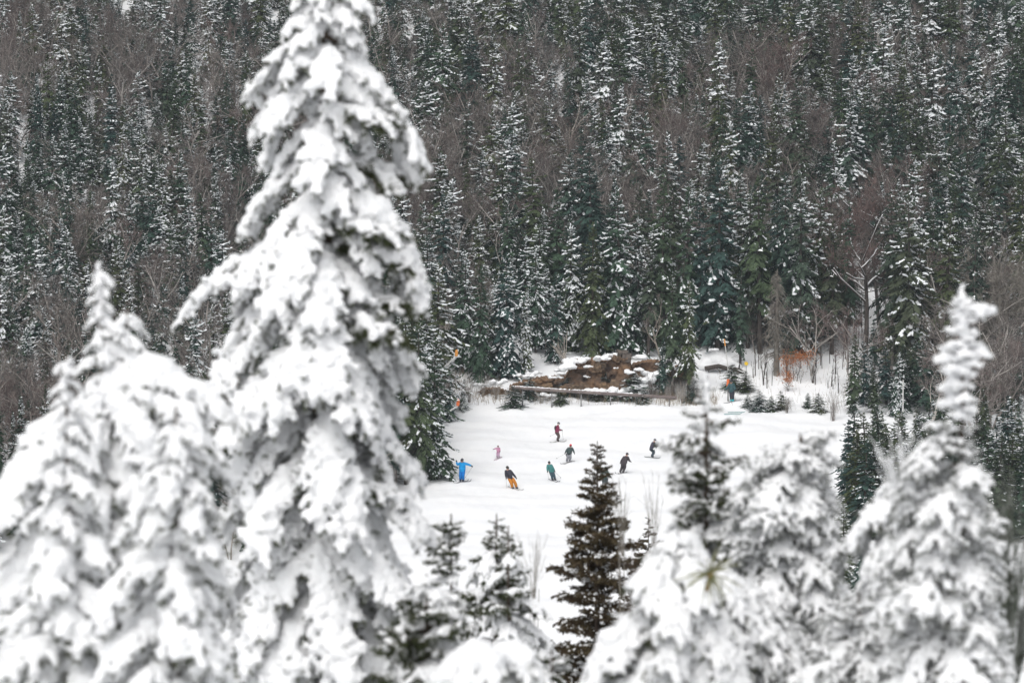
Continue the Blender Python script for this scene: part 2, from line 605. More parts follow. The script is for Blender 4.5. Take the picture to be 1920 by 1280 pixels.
for row in range(4):
    for i in range(13):
        px = 1606 + i * 27 + (row % 2) * 20 + random.uniform(-10, 10)
        base = 955 + row * 18 + random.uniform(-6, 6)
        hero(px, base, random.uniform(180, 222) - (20 if row else 0) - (25 if row > 3 else 0), [3, 11, 3, 2, 6, 0][k % 6], 1.45, 'green snow-flecked young spruce in the dense stand beside the piste', group=GR)
        k += 1
for (px, row, hp, v) in [(1640, 775, 88, 3), (1662, 758, 110, 11), (1688, 768, 122, 2), (1716, 752, 130, 3), (1742, 772, 140, 11), (1778, 764, 130, 2), (1812, 774, 140, 3), (1848, 764, 142, 11), (1880, 772, 140, 2), (1908, 762, 150, 3), (1668, 715, 120, 5), (1640, 700, 100, 8)]:
    hero(px, row, hp, v, 1.5, 'dull green spruce on the slope between the forest and the dense young stand', group='spruces above the young stand')
hero(1588, 965, 178, 8, 1.2, 'sparse dark fir alone on the piste border in front of the young stand')
hero(1583, 1105, 165, 0, 1.1, 'small dark fir low down between the frosted trees')
hero(1612, 1130, 150, 3, 1.2, 'brownish slim fir low down beside the small dark fir')
YF = 'young firs poking out of the snow above the piste'
for (px, row, hp, lab) in [
    (962, 764, 48, 'tiny bent fir under the end of the long pipe'), (1052, 757, 34, 'low green fir in front of the pipe middle'),
    (1117, 752, 30, 'low fir sprig in front of the pipe beside a second sprig'), (1140, 753, 32, 'second low fir sprig in front of the pipe'), (1205, 757, 36, 'young fir at the pipe end'),
    (1132, 744, 52, 'dark young fir hiding part of the brown rock face'), (992, 746, 46, 'young fir before the low end of the brown rock'), (1064, 741, 40, 'small fir at the foot of the leaning birch'), (1190, 750, 62, 'taller young fir at the rock end'),
    (1110, 735, 44, 'snowy young fir behind the pipe against grey rock'), (1300, 752, 48, 'young fir beside the snow mound above the piste'),
    (1372, 728, 52, 'bushy young fir behind the skier in dark trousers'), (1396, 735, 46, 'young fir beneath the yellow sign'), (1402, 764, 28, 'rounded fir clump on the piste rim'),
    (1424, 770, 44, 'snowy fir on the piste rim with two rounded neighbours'), (1446, 772, 36, 'rounded green fir on the piste rim'), (1465, 768, 42, 'fir beside the arching bare bush on the rim'),
    (1514, 764, 34, 'fir half buried in snow on the rim'), (1535, 772, 42, 'fir beside the reddish arching bush')]:
    p = ground_at(px, row)
    put_spruce('young_fir', lab, 'fir', p - np.array([0, 0, .15]), hp * .9 * p[1] / FPX, random.choice([0, 2, 9, 9]), random.uniform(2.4, 3.6), random.uniform(-3, 3), YF)

# ------------------------------------------------------------------ the forest on the hillside
BZ = [(860, 290, 120, 90), (1010, 250, 210, 70), (1240, 260, 100, 70), (1090, 330, 170, 60), (870, 590, 60, 100), (230, 110, 70, 60), (40, 70, 60, 90),
      (1610, 430, 90, 110), (1850, 600, 90, 130), (1385, 120, 60, 80), (1490, 230, 50, 60), (1760, 90, 50, 60), (720, 360, 80, 70), (80, 760, 90, 70),
      (330, 330, 60, 60), (1250, 470, 60, 60), (960, 120, 60, 50), (560, 200, 100, 80)]


def in_bare(px, row):
    return any(((px - a) / c) ** 2 + ((row - b) / d) ** 2 < 1 for a, b, c, d in BZ)


# outlines of the big trees close to the camera, only to know which far trees stay hidden behind them
def behind_near(px, row):
    if 450 < px < 720 and row > 60:
        return True
    if 390 < px < 750 and row > 500:
        return True
    if px < 400 and row > 860:
        return True
    return False


spr, bar = [], []
y = 300.0
while y < 548:
    cell = np.interp(y, [300, 380, 420, 548], [2.9, 3.0, 3.1, 3.4])
    half = .12 * y * 1.10
    x = -half
    while x < half:
        X, Y = x + random.uniform(-.48, .48) * cell, y + random.uniform(-.48, .48) * cell
        x += cell
        ok = False
        if Y > 381:
            ok = True
        elif X < piste_left(Y) - 1.2:
            ok = Y > 318
        elif X > piste_right(Y) + 2.5 and Y > 352:
            ok = random.random() < .8
        if not ok:
            continue
        Z = gz(X, Y)
        px, row = project((X, Y, Z))
        if 1595 < px < 1672 and 545 < row < 690 and random.random() < .85:      # snowy gully
            continue
        if 1330 < px < 1600 and row > 648 and random.random() < .75:            # open snow under the old trees
            continue
        if 850 < px < 1330 and row > 655:
            continue
        if any((X - a) ** 2 + (Y - b) ** 2 < c * c * .45 for a, b, c in placed):
            continue
        left = X < -9
        n = .5 + .5 * math.sin(X * .11 + 2 * math.sin(Y * .07)) * math.cos(Y * .09)
        bare = in_bare(px, row - 110)
        if bare and random.random() < .62 or (not bare and random.random() < .13 * (n > .42) + .06):
            h = random.uniform(6.0, 11.0)
            bar.append((X, Y, Z, h, px, row))
            continue
        h = (random.uniform(5.5, 10.0) if left else random.uniform(6.0, 12.5)) * np.interp(Y, [380, 540], [1.05, .95])
        if random.random() < .2:
            h *= .6
        if Y <= 381 and X > 0:
            h *= .45
        spr.append((X, Y, Z, h, px, row, left))
    y += cell * .92


def score(t):
    X, Y, Z, h, px, row = t[:6]
    if px < -40 or px > 1960 or row - h * FPX / Y > 1000 or row - .75 * h * FPX / Y < -30 or behind_near(px, row - .6 * h * FPX / Y):
        return -1
    return h / Y


def variant(left, n=0):
    return random.choice([1, 3, 6, 6, 7, 8, 0, 10, 3] if left else [0, 1, 2, 3, 4, 7, 8, 9, 5, 6, 10, 11, 11])


n_hero = sum(1 for o in C.objects if o.name.startswith('spruce_tree'))
spr.sort(key=score, reverse=True)
NT = 295 - n_hero
LAB = {
    'left': 'narrow snow-dusted spruce in the dense stand behind the tallest white tree',
    'low': 'tall snow-flecked spruce in the lower forest above the rock and piste',
    'up': 'snow-flecked dark spruce higher on the forested mountainside'}
GRP = {'left': 'narrow spruces of the dense stand', 'low': 'spruces of the lower forest', 'up': 'spruces of the upper forest'}
for t in spr[:NT]:
    X, Y, Z, h, px, row, left = t
    zone = 'left' if px < 700 else ('low' if row > 420 else 'up')
    put_spruce('spruce_tree', LAB[zone], 'tree', (X, Y, Z - .1), h, variant(left), random.uniform(.85, 1.15) if left else random.uniform(.85, 1.35), random.uniform(-.7, .7), GRP[zone])
bar.sort(key=score, reverse=True)
NBR = 120
for t in bar[:NBR]:
    X, Y, Z, h, px, row = t
    zone = 'left' if px < 700 else ('low' if row > 430 else 'up')
    lab = {'left': 'leafless brown tree among the narrow dense spruces', 'low': 'leafless grey-brown tree in the lower forest above the piste',
           'up': 'leafless reddish-brown tree in the bare patches of the upper hillside'}[zone]
    put_bare('bare_tree', lab, 'tree', (X, Y, Z - .1), h, random.randrange(len(BARE)), random.uniform(.9, 1.25), random.uniform(0, 6.28), {'left': 'leafless trees among the narrow spruces', 'low': 'leafless trees of the lower forest', 'up': 'leafless trees of the upper hillside'}[zone])

# the rest of the wood: one mass, copies of the same trees set on points
src = bpy.data.collections.new('tree_sources')
parts = []


def join_meshes(name, mes):
    bm = bmesh.new()
    mats = []
    for me in mes:
        k0 = len(bm.faces)
        bm.from_mesh(me)
        bm.faces.ensure_lookup_table()
        idx = []
        for m in me.materials:
            if m not in mats:
                mats.append(m)
            idx.append(mats.index(m))
        for f in bm.faces[k0:]:
            f.material_index = idx[min(f.material_index, len(idx) - 1)]
    me = bpy.data.meshes.new(name)
    bm.to_mesh(me)
    bm.free()
    for m in mats:
        me.materials.append(m)
    return me


for i, ms in enumerate(SPR + BARE):
    o = bpy.data.objects.new('source_%02d' % i, join_meshes('wood_tree', [m for m in ms if m]))
    src.objects.link(o)
pts, scl, rot, idx = [], [], [], []
for t in spr[NT:]:
    X, Y, Z, h, px, row, left = t
    pts.append((X, Y, Z - .1))
    w = random.uniform(.85, 1.35)
    scl.append((h / 10 * w, h / 10 * w, h / 10))
    rot.append((random.gauss(0, .035), random.gauss(0, .035), random.uniform(-.7, .7)))
    idx.append(variant(left))
for t in bar[NBR:]:
    X, Y, Z, h, px, row = t
    pts.append((X, Y, Z - .1))
    w = random.uniform(.9, 1.2)
    scl.append((h / 10 * w, h / 10 * w, h / 10))
    rot.append((0, 0, random.uniform(0, 6.28)))
    idx.append(len(SPR) + random.randrange(len(BARE)))
for k in range(4200):                       # brushwood under the trees
    Y = random.uniform(384, 545)
    X = random.uniform(-.13, .13) * Y
    Z = gz(X, Y)
    px, row = project((X, Y, Z))
    if 1595 < px < 1672 and 545 < row < 690:
        continue
    if k > 1700 and not in_bare(px, row - 75):
        continue
    h = random.uniform(2.2, 5.0)
    pts.append((X, Y, Z - .1))
    w = random.uniform(1.1, 1.9)
    scl.append((h / 10 * w, h / 10 * w, h / 10))
    rot.append((0, 0, random.uniform(0, 6.28)))
    idx.append(len(SPR) + random.randrange(len(BARE)) if random.random() < .45 else random.choice([0, 1, 2, 3, 9, 11]))
me = bpy.data.meshes.new('hillside_forest')
me.from_pydata(pts, [], [])
for nm, ty, da in (('scl', 'FLOAT_VECTOR', scl), ('rot', 'FLOAT_VECTOR', rot)):
    at_ = me.attributes.new(nm, ty, 'POINT')
    at_.data.foreach_set('vector', np.array(da, np.float32).ravel())
at_ = me.attributes.new('idx', 'INT', 'POINT')
at_.data.foreach_set('value', np.array(idx, np.int32))
fo = new('hillside_forest', me)
tag(fo, 'mass of smaller spruces and bare trees filling the far hillside wood', None, None, 'stuff')
ng = bpy.data.node_groups.new('forest', 'GeometryNodeTree')
ng.interface.new_socket('Geometry', in_out='INPUT', socket_type='NodeSocketGeometry')
ng.interface.new_socket('Geometry', in_out='OUTPUT', socket_type='NodeSocketGeometry')
gi = ng.nodes.new('NodeGroupInput')
go = ng.nodes.new('NodeGroupOutput')
ci = ng.nodes.new('GeometryNodeCollectionInfo')
ci.inputs['Collection'].default_value = src
ci.inputs['Separate Children'].default_value = True
ci.inputs['Reset Children'].default_value = True
ip = ng.nodes.new('GeometryNodeInstanceOnPoints')
ip.inputs['Pick Instance'].default_value = True


def attr(n, ty):
    a = ng.nodes.new('GeometryNodeInputNamedAttribute')
    a.data_type = ty
    a.inputs['Name'].default_value = n
    return a.outputs['Attribute']


ng.links.new(gi.outputs[0], ip.inputs['Points'])
ng.links.new(ci.outputs[0], ip.inputs['Instance'])
ng.links.new(attr('idx', 'INT'), ip.inputs['Instance Index'])
e2r = ng.nodes.new('FunctionNodeEulerToRotation')
ng.links.new(attr('rot', 'FLOAT_VECTOR'), e2r.inputs[0])
ng.links.new(e2r.outputs[0], ip.inputs['Rotation'])
ng.links.new(attr('scl', 'FLOAT_VECTOR'), ip.inputs['Scale'])
ng.links.new(ip.outputs[0], go.inputs[0])
fo.modifiers.new('forest', 'NODES').node_group = ng
print('forest', len(spr), len(bar), 'heroes', n_hero)

exec_marker = True
# ------------------------------------------------------------------ near conifers loaded with snow
_b = bmesh.new()
bmesh.ops.create_icosphere(_b, subdivisions=1, radius=1)
ICO_V = np.array([v.co[:] for v in _b.verts])
ICO_F = np.array([[v.index for v in f.verts] for f in _b.faces])
_b.free()


def remesh(V_spheres, rad, voxel, seed, flatz=.85, rough=.18, up=.3):
    """one lumpy skin of snow over a set of balls"""
    r = np.random.default_rng(seed)
    P = np.asarray(V_spheres, float)
    q = np.asarray(rad, float)
    P = P + np.stack([0 * q, 0 * q, q * up], -1)
    V = P[:, None, :] + ICO_V[None] * (q[:, None] * np.array([1, 1, flatz]))[:, None, :]
    F = ICO_F[None] + (np.arange(len(P)) * len(ICO_V))[:, None, None]
    mb_ = MB()
    mb_.add(V, F.reshape(-1, 3))
    me = mb_.mesh('tmp', M['snow'])
    o = bpy.data.objects.new('tmp', me)
    C.objects.link(o)
    m = o.modifiers.new('r', 'REMESH')
    m.mode = 'VOXEL'
    m.voxel_size = voxel
    m.use_smooth_shade = True
    sm = o.modifiers.new('s', 'SMOOTH')
    sm.iterations = 2
    sm.factor = .5
    dg = bpy.context.evaluated_depsgraph_get()
    out = bpy.data.meshes.new_from_object(o.evaluated_get(dg))
    bpy.data.objects.remove(o)
    bpy.data.meshes.remove(me)
    n = len(out.vertices)
    co = np.empty(n * 3, np.float32)
    no = np.empty(n * 3, np.float32)
    out.vertices.foreach_get('co', co)
    out.vertices.foreach_get('normal', no)
    co = co.reshape(-1, 3)
    no = no.reshape(-1, 3)
    k = 2.2 / voxel * .35
    nz = np.sin(co[:, 0] * k + 2 * np.sin(co[:, 1] * k * .7)) * np.cos(co[:, 2] * k * 1.1 + 1.5 * np.sin(co[:, 1] * k)) + .6 * r.normal(0, 1, n)
    co = co + no * (nz * voxel * rough * 1.6)[:, None]
    out.vertices.foreach_set('co', co.astype(np.float32).ravel())
    out.polygons.foreach_set('use_smooth', np.ones(len(out.polygons), bool))
    out.materials.clear()
    out.materials.append(M['snow'])
    out.update()
    return out


def make_bough(seed, reach, e0, e1, r_snow, cover, n_tw, tw_len, needles=1.0, needle_len=.03, mat='needle', tw_droop=.5, voxel=None, curl=.2, nw=.0035, pads=0, pad_r=.07, spine_f=1.0):
    """one bough along +x: (wood and needles, snow, drop of the tip)"""
    r = np.random.default_rng(seed)
    n = 14
    el = e0 + (e1 - e0) * (np.arange(n) / (n - 1)) ** .8
    step = reach / np.cos(el).sum()
    P = [np.zeros(3)]
    hd = 0.0
    for i in range(n):
        hd = hd * .9 + r.normal(0, curl)
        P.append(P[-1] + step * np.array([math.cos(el[i]) * math.cos(hd), math.cos(el[i]) * math.sin(hd), math.sin(el[i])]))
    P = np.array(P)
    P[:, 0] *= reach / max(P[-1, 0], 1e-6)
    lines = [(P, 1.0)]
    total = np.linalg.norm(np.diff(P, axis=0), axis=1).sum()
    for k in range(n_tw):
        s = .10 + .88 * (k + r.uniform(-.3, .3)) / n_tw
        s = min(max(s, .05), .99)
        j = min(n - 1, int(s * n))
        p = P[j] + (P[j + 1] - P[j]) * (s * n - j)
        fw = unit(P[j + 1] - P[j])
        side = unit(np.cross([0, 0, 1.0], fw)) * (1 if k % 2 else -1)
        L = tw_len * reach * (.45 + .75 * math.sin(min(1, s * 1.15) * 2.4)) * r.uniform(.65, 1.3)
        d = unit(fw * r.uniform(.5, .9) + side * r.uniform(.6, 1.0))
        Q = [p]
        m = 5
        for i in range(m):
            d = unit(d + np.array([0, 0, -tw_droop * .35]) + r.normal(0, .08, 3))
            Q.append(Q[-1] + d * L / m)
        lines.append((np.array(Q), .72))
        for z in range(2):
            if r.random() < .6:
                i0 = int(r.integers(1, 4))
                d3 = unit(unit(Q[i0 + 1] - Q[i0]) * .7 + r.normal(0, .5, 3) + np.array([0, 0, -.4 * tw_droop]))
                q0 = Q[i0]
                lines.append((np.array([q0, q0 + d3 * L * .2, q0 + d3 * L * .4 - [0, 0, .02 * tw_droop]]), .6))
    wood = MB()
    S, Rr, T = [], [], []
    for li, (Q, f) in enumerate(lines):
        if li == 0:
            wood.tube(Q, np.linspace(.012, .004, len(Q)) * (1 + reach), 4, 1, cap=False)
        elif f > .7:
            wood.tube(Q, np.linspace(.005, .002, len(Q)), 3, 1, cap=False)
        seg = np.linalg.norm(np.diff(Q, axis=0), axis=1)
        cum = np.concatenate([[0], np.cumsum(seg)])
        L = cum[-1]
        ph = r.uniform(0, 6.28)
        for s in np.arange(0 if li else .12 * L, L, r_snow * f * .55):
            p = np.array([np.interp(s, cum, Q[:, i]) for i in range(3)])
            gap = .5 + .5 * math.sin(s / (r_snow * 3.1) + ph) + r.normal(0, .15)
            if gap > cover * 1.25:
                continue
            q = r_snow * (f if li else spine_f * (.55 + .45 * math.sin(3.1 * min(1, s / L + .12)))) * r.uniform(.6, 1.1) * (1.0 if s < L * .85 else .75) * (.62 + .72 * abs(math.sin(s / (r_snow * (4.2 if li == 0 else 2.6)) + 1.7 * ph)))
            S.append(p + r.normal(0, r_snow * .3, 3))
            Rr.append(q)
        ss = np.arange(0, L, .006 / max(needles, .05))
        if len(ss):
            p = np.stack([np.interp(ss, cum, Q[:, i]) for i in range(3)], -1)
            t = np.stack([np.interp(ss + .01, cum, Q[:, i]) - np.interp(ss - .01, cum, Q[:, i]) for i in range(3)], -1)
            t /= np.linalg.norm(t, axis=1)[:, None] + 1e-9
            d = r.normal(0, 1, p.shape)
            d -= t * (d * t).sum(1)[:, None]
            d /= np.linalg.norm(d, axis=1)[:, None] + 1e-9
            d = d + t * r.uniform(.3, 1.0, (len(p), 1)) + np.array([0, 0, -.35])
            d *= needle_len * r.uniform(.7, 1.4, (len(p), 1)) / (np.linalg.norm(d, axis=1)[:, None] + 1e-9)
            o = np.cross(d, r.normal(0, 1, p.shape))
            o *= nw / (np.linalg.norm(o, axis=1)[:, None] + 1e-9)
            T.append(np.stack([p - o, p + o, p + d], 1).reshape(-1, 3))
    for k in range(pads):
        s = r.uniform(.3, .95)
        j = min(n - 1, int(s * n))
        c = P[j] + (P[j + 1] - P[j]) * (s * n - j)
        q = pad_r * r.uniform(.7, 1.15)
        for z in range(4):
            S.append(c + r.normal(0, q * .45, 3) + np.array([0, 0, q * .1]))
            Rr.append(q * r.uniform(.7, 1.0))
    if T:
        wood.tris(np.vstack(T), 0)
    sn = remesh(S, Rr, voxel or r_snow * .42, seed) if S else None
    return wood.mesh('bough', [M[mat], M['bark']]), sn, -P[-1, 2]


KINDS = {}


def kind(name, classes, seeds=4):
    KINDS[name] = []
    for ci_, (reach, kw) in enumerate(classes):
        for s in range(seeds):
            q = dict(kw)
            e0, e1 = q.pop('e0'), q.pop('e1')
            KINDS[name].append((reach,) + make_bough(hash_(name) + ci_ * 10 + s, reach, e0 + rng.normal(0, .08), e1 + rng.normal(0, .1), **q))


def hash_(n):
    return sum(ord(c) * (i + 3) for i, c in enumerate(n)) * 100


kind('drape', [(.26, dict(e0=.1, e1=-1.0, r_snow=.027, cover=.86, n_tw=20, tw_len=.40, needles=1.8, tw_droop=.5, spine_f=1.35)),
               (.50, dict(e0=-.2, e1=-1.2, r_snow=.030, cover=.76, n_tw=38, tw_len=.34, needles=1.8, tw_droop=.5, spine_f=1.5)),
               (.85, dict(e0=-.3, e1=-1.2, r_snow=.032, cover=.72, n_tw=56, tw_len=.27, needles=1.8, tw_droop=.5, spine_f=1.6))], 6)
kind('pillow', [(.22, dict(e0=.15, e1=-.9, r_snow=.022, cover=.9, n_tw=14, tw_len=.42, needles=1.8, tw_droop=.7, spine_f=2.0)),
                (.45, dict(e0=-.05, e1=-1.1, r_snow=.026, cover=.8, n_tw=28, tw_len=.34, needles=1.8, tw_droop=.7, spine_f=2.5)),
                (.75, dict(e0=-.1, e1=-1.1, r_snow=.028, cover=.75, n_tw=46, tw_len=.26, needles=1.8, tw_droop=.7, spine_f=2.8))], 6)
kind('clump', [(.18, dict(e0=.25, e1=-.7, r_snow=.020, cover=.85, n_tw=12, tw_len=.55, needles=1.0, tw_droop=.6)),
               (.36, dict(e0=.0, e1=-1.0, r_snow=.024, cover=.74, n_tw=26, tw_len=.45, needles=1.2, tw_droop=.8)),
               (.60, dict(e0=-.1, e1=-1.05, r_snow=.027, cover=.70, n_tw=36, tw_len=.38, needles=1.2, tw_droop=.8))], 5)
kind('hoar', [(.14, dict(e0=.5, e1=.1, r_snow=.012, cover=.9, n_tw=9, tw_len=.55, needles=1.0, mat='needle_grey', tw_droop=.2)),
              (.32, dict(e0=.1, e1=-.8, r_snow=.016, cover=.84, n_tw=26, tw_len=.5, needles=1.6, mat='needle_grey', tw_droop=.4)),
              (.55, dict(e0=-.05, e1=-1.0, r_snow=.018, cover=.82, n_tw=34, tw_len=.42, needles=1.6, mat='needle_grey', tw_droop=.5))], 5)
kind('knob', [(.15, dict(e0=.35, e1=-.1, r_snow=.034, cover=1.0, n_tw=6, tw_len=.5, needles=.5, mat='needle_grey', tw_droop=.2)),
              (.28, dict(e0=.1, e1=-.5, r_snow=.036, cover=.95, n_tw=10, tw_len=.40, needles=.8, tw_droop=.5))], 4)
kind('green', [(.20, dict(e0=.5, e1=.1, r_snow=.024, cover=.22, n_tw=11, tw_len=.5, needles=2.2, needle_len=.034, tw_droop=.2, nw=.005)),
               (.45, dict(e0=.2, e1=-.35, r_snow=.034, cover=.45, n_tw=18, tw_len=.42, needles=2.2, needle_len=.04, tw_droop=.35, nw=.006)),
               (.75, dict(e0=.1, e1=-.4, r_snow=.042, cover=.5, n_tw=28, tw_len=.36, needles=2.2, needle_len=.045, tw_droop=.4, nw=.006))], 4)
kind('brown', [(.30, dict(e0=.6, e1=.15, r_snow=.026, cover=.10, n_tw=12, tw_len=.5, needles=1.6, needle_len=.055, mat='needle_brown', tw_droop=.1, nw=.009)),
               (.65, dict(e0=.35, e1=-.05, r_snow=.034, cover=.16, n_tw=22, tw_len=.42, needles=1.6, needle_len=.06, mat='needle_brown', tw_droop=.15, nw=.01))], 4)
kind('sparse', [(.16, dict(e0=-.2, e1=.3, r_snow=.012, cover=.5, n_tw=8, tw_len=.45, needles=1.6, mat='needle', tw_droop=.3, nw=.004)),
                (.42, dict(e0=-.35, e1=.45, r_snow=.014, cover=.48, n_tw=14, tw_len=.26, needles=1.8, mat='needle', tw_droop=.35, nw=.004))], 4)


def near_tree(name, label, apex, D, rows, kinds, step=.06, gold=2.4, shrink=1.0, leader=True, extra=(), fill=.92, below=1.0, trunk_r=.05, group=None, jitter=.10, cat='tree', trunk_snow=True, steps=()):
    """apex: (px, row); rows: [(row, left px, right px)] of its outline; kinds: [(row, kind)] from the top down; D metres away"""
    r = np.random.default_rng(hash_(name + label) + int(apex[0]))
    mpp = D / FPX
    top = at(apex[0], apex[1], D)
    base_z = gz(top[0], D)
    t = thing(name, label, cat, (top[0], D, base_z), 0, 1, group)
    Ht = top[2] - base_z
    tb = MB()
    tb.tube([(0, 0, -.3), (0, 0, Ht * .4), (0, 0, Ht * .75), (0, 0, Ht)], [trunk_r * 1.6, trunk_r * 1.2, trunk_r * .6, .006], 8)
    new('trunk', tb.mesh('trunk', M['bark'], True), t)
    rr = [a[0] for a in rows]
    ll = [apex[0] - a[1] for a in rows]
    rg = [a[2] - apex[0] for a in rows]

    def kind_at(row):
        k = kinds[0][1]
        for q, nme in kinds:
            if row >= q:
                k = nme
        return k

    def place(tip_row, az, reach, kn, jit=True):
        lst = KINDS[kn]
        best = min(abs(math.log(a[0] / reach)) for a in lst)
        c = [a for a in lst if abs(math.log(a[0] / reach)) < best + .02]
        a = c[int(r.integers(len(c)))]
        s = reach / a[0]
        s = min(max(s, .3), 1.7)
        tipz = Ht - (tip_row - apex[1]) * mpp
        rootz = tipz + a[3] * s
        over = rootz - (Ht - .03)
        if over > 0:
            rootz = Ht - .03 - r.uniform(0, .03)
        if rootz < .25:
            return
        b = new('bough', a[1], t, (0, 0, rootz), az, s)
        b.rotation_euler = (r.normal(0, .16), r.normal(0, .12), az)
        if a[2]:
            new('snow', a[2], b)['kind'] = 'stuff'

    row = apex[1] + .05 / mpp
    az = r.uniform(0, 6.28)
    lim = apex[1] + (Ht - .4) / mpp * below
    while row < lim:
        az += gold + r.normal(0, .2)
        wl = np.interp(row, rr, ll) * mpp * shrink
        wr = np.interp(row, rr, rg) * mpp * shrink
        wl, wr = max(wl, .06), max(wr, .06)
        c, s_ = math.cos(az), math.sin(az)
        ext = wr if c > 0 else wl
        dep = .5 * (wl + wr) * .95
        reach = 1 / math.sqrt((c / ext) ** 2 + (s_ / dep) ** 2)
        reach *= r.uniform(1 - 2.2 * jitter, 1 + jitter)
        kn = kind_at(row)
        place(row, az, max(reach, .05), kn if isinstance(kn, str) else kn[int(r.integers(len(kn)))])
        dens = 1.0 if row < 1560 else 2.4
        st = step
        for (q_, v_) in steps:
            if row >= q_:
                st = v_
        row += st / mpp * dens * r.uniform(.7, 1.3) * (.45 + .55 * min(1, (row - apex[1]) * mpp / .6))
    for (px, rw, kn, a) in extra:
        reach = abs(px - apex[0]) * mpp / max(.2, abs(math.cos(a)))
        place(rw, a, reach, kn)
    if trunk_snow:
        zs = np.arange(max(.4, Ht - (1400 - apex[1]) * mpp), Ht - .1, .03)
        zs = zs[r.random(len(zs)) < .45]
        if len(zs):
            rt = np.interp(zs / Ht, [0, .4, .75, 1], [trunk_r * 1.6, trunk_r * 1.2, trunk_r * .6, .006])
            an = r.uniform(3.4, 6.0, len(zs))
            Sx = np.stack([np.cos(an) * rt, np.sin(an) * rt, zs], -1)
            new('trunk_snow', remesh(Sx, .022 * r.uniform(.6, 1.5, len(zs)), .012, 6, 1.2, .2, 0), t)['kind'] = 'stuff'
    if leader:
        S = [np.array([r.normal(0, .006), r.normal(0, .006), Ht - .22 + q]) for q in np.arange(0, .25, .02)]
        Rr = [.030 * (1 - .5 * i / len(S)) * r.uniform(.8, 1.2) for i in range(len(S))]
        sn = remesh(S, Rr, .011, 5, 1.0, .2, 0)
        new('leader_snow', sn, t)
    return t


near_tree('spruce_tree', 'tallest spruce, whole crown bowed under thick drooping white snow', (606, -70), 28.0,
          [(-70, 600, 612), (0, 545, 672), (60, 525, 680), (130, 510, 690), (160, 485, 698), (250, 478, 705), (300, 488, 695), (340, 465, 688), (420, 460, 700), (500, 440, 722), (560, 425, 725),
           (620, 400, 725), (680, 365, 738), (740, 340, 745), (830, 350, 745), (900, 390, 745), (980, 415, 770), (1100, 410, 805), (1280, 400, 840), (1700, 370, 860)],
          [(-99, 'drape')], shrink=.91, step=.031, extra=[(735, 215, 'green', -.2), (752, 330, 'green', .3), (748, 440, 'green', -.3), (765, 470, 'green', .2), (745, 590, 'green', .4), (752, 610, 'green', -.4), (740, 900, 'green', -.2), (795, 292, 'drape', .1), (785, 540, 'drape', -.1), (772, 700, 'drape', .2), (690, 20, 'drape', -.2), (780, 300, 'drape', -.3), (770, 545, 'drape', .3)], trunk_r=.07)
near_tree('spruce_tree', 'snow-laden spruce with smooth white pillows and pointed tip beside the tallest white tree', (188, 502), 22.0,
          [(502, 184, 194), (560, 166, 210), (600, 158, 222), (650, 152, 240), (700, 148, 252), (740, 140, 262), (780, 118, 330), (830, 90, 372), (880, 60, 385), (930, 20, 425), (1050, -30, 440), (1280, -60, 445), (1500, -80, 450)],
          [(0, 'pillow'), (760, ('pillow', 'pillow', 'clump'))], step=.034, extra=[(22, 890, 'pillow', 3.14), (30, 880, 'pillow', 3.3), (405, 840, 'pillow', 0), (280, 690, 'pillow', .1)], trunk_r=.035)
near_tree('spruce_tree', 'small snow-smothered spruce top leaning against the pillowy pointed spruce', (124, 662), 21.0,
          [(648, 119, 129), (700, 105, 145), (760, 104, 160), (850, 85, 190), (1000, 40, 220), (1280, 0, 240)], [(0, 'pillow')], step=.04, leader=False, trunk_r=.02)
near_tree('spruce_tree', 'round-headed snow-covered young spruce tucked behind the pillowy pointed spruce', (238, 580), 23.5,
          [(580, 232, 248), (610, 206, 272), (660, 202, 280), (720, 200, 280), (900, 160, 310), (1280, 100, 360)], [(0, 'pillow')], step=.055, leader=False, trunk_r=.02)
near_tree('spruce_tree', 'low snow-heaped spruce at the foot of the tallest white tree', (330, 760), 20.0,
          [(770, 320, 340), (840, 280, 385), (930, 240, 405), (1050, 200, 415), (1280, 150, 420)], [(0, ('pillow', 'clump'))], step=.035, leader=False, trunk_r=.02)
near_tree('spruce_tree', 'double-tipped green spruce with snow clots growing below the skiers', (931, 962), 38.0,
          [(962, 924, 938), (1010, 905, 960), (1060, 885, 985), (1120, 865, 1005), (1200, 830, 1030), (1280, 800, 1050), (1500, 760, 1080)], [(0, 'green'), (1050, ('green', 'clump'))], trunk_snow=False, step=.045, leader=False)
near_tree('spruce_tree', 'slender second tip beside the double-tipped green spruce', (953, 985), 37.6,
          [(985, 948, 958), (1040, 925, 985), (1120, 900, 1010), (1280, 880, 1040)], [(0, 'green'), (1050, ('green', 'clump'))], trunk_snow=False, step=.08, leader=False, trunk_r=.02)
near_tree('spruce_tree', 'dark brownish spruce with almost no snow and a long bare leader', (1120, 826), 58.0,
          [(826, 1117, 1123), (850, 1110, 1132), (880, 1096, 1146), (930, 1088, 1160), (1000, 1068, 1180), (1060, 1058, 1192), (1150, 1045, 1205), (1280, 1025, 1225), (1600, 1000, 1250)],
          [(0, 'brown')], step=.050, leader=False, trunk_r=.05, trunk_snow=False)
for (px, rw, w) in [(1216, 968, 46), (1197, 1010, 30)]:
    near_tree('spruce_tree', 'small dark fir standing in snow behind the brownish spruce' if w > 40 else 'slimmer companion of the small dark fir behind the brownish spruce', (px, rw), 130.0,
              [(rw, px - 2, px + 2), (rw + 40, px - w * .35, px + w * .35), (rw + 100, px - w, px + w), (rw + 200, px - w * 1.2, px + w * 1.2)], [(0, 'brown')], step=.11, leader=False, trunk_r=.04, below=.9, trunk_snow=False)
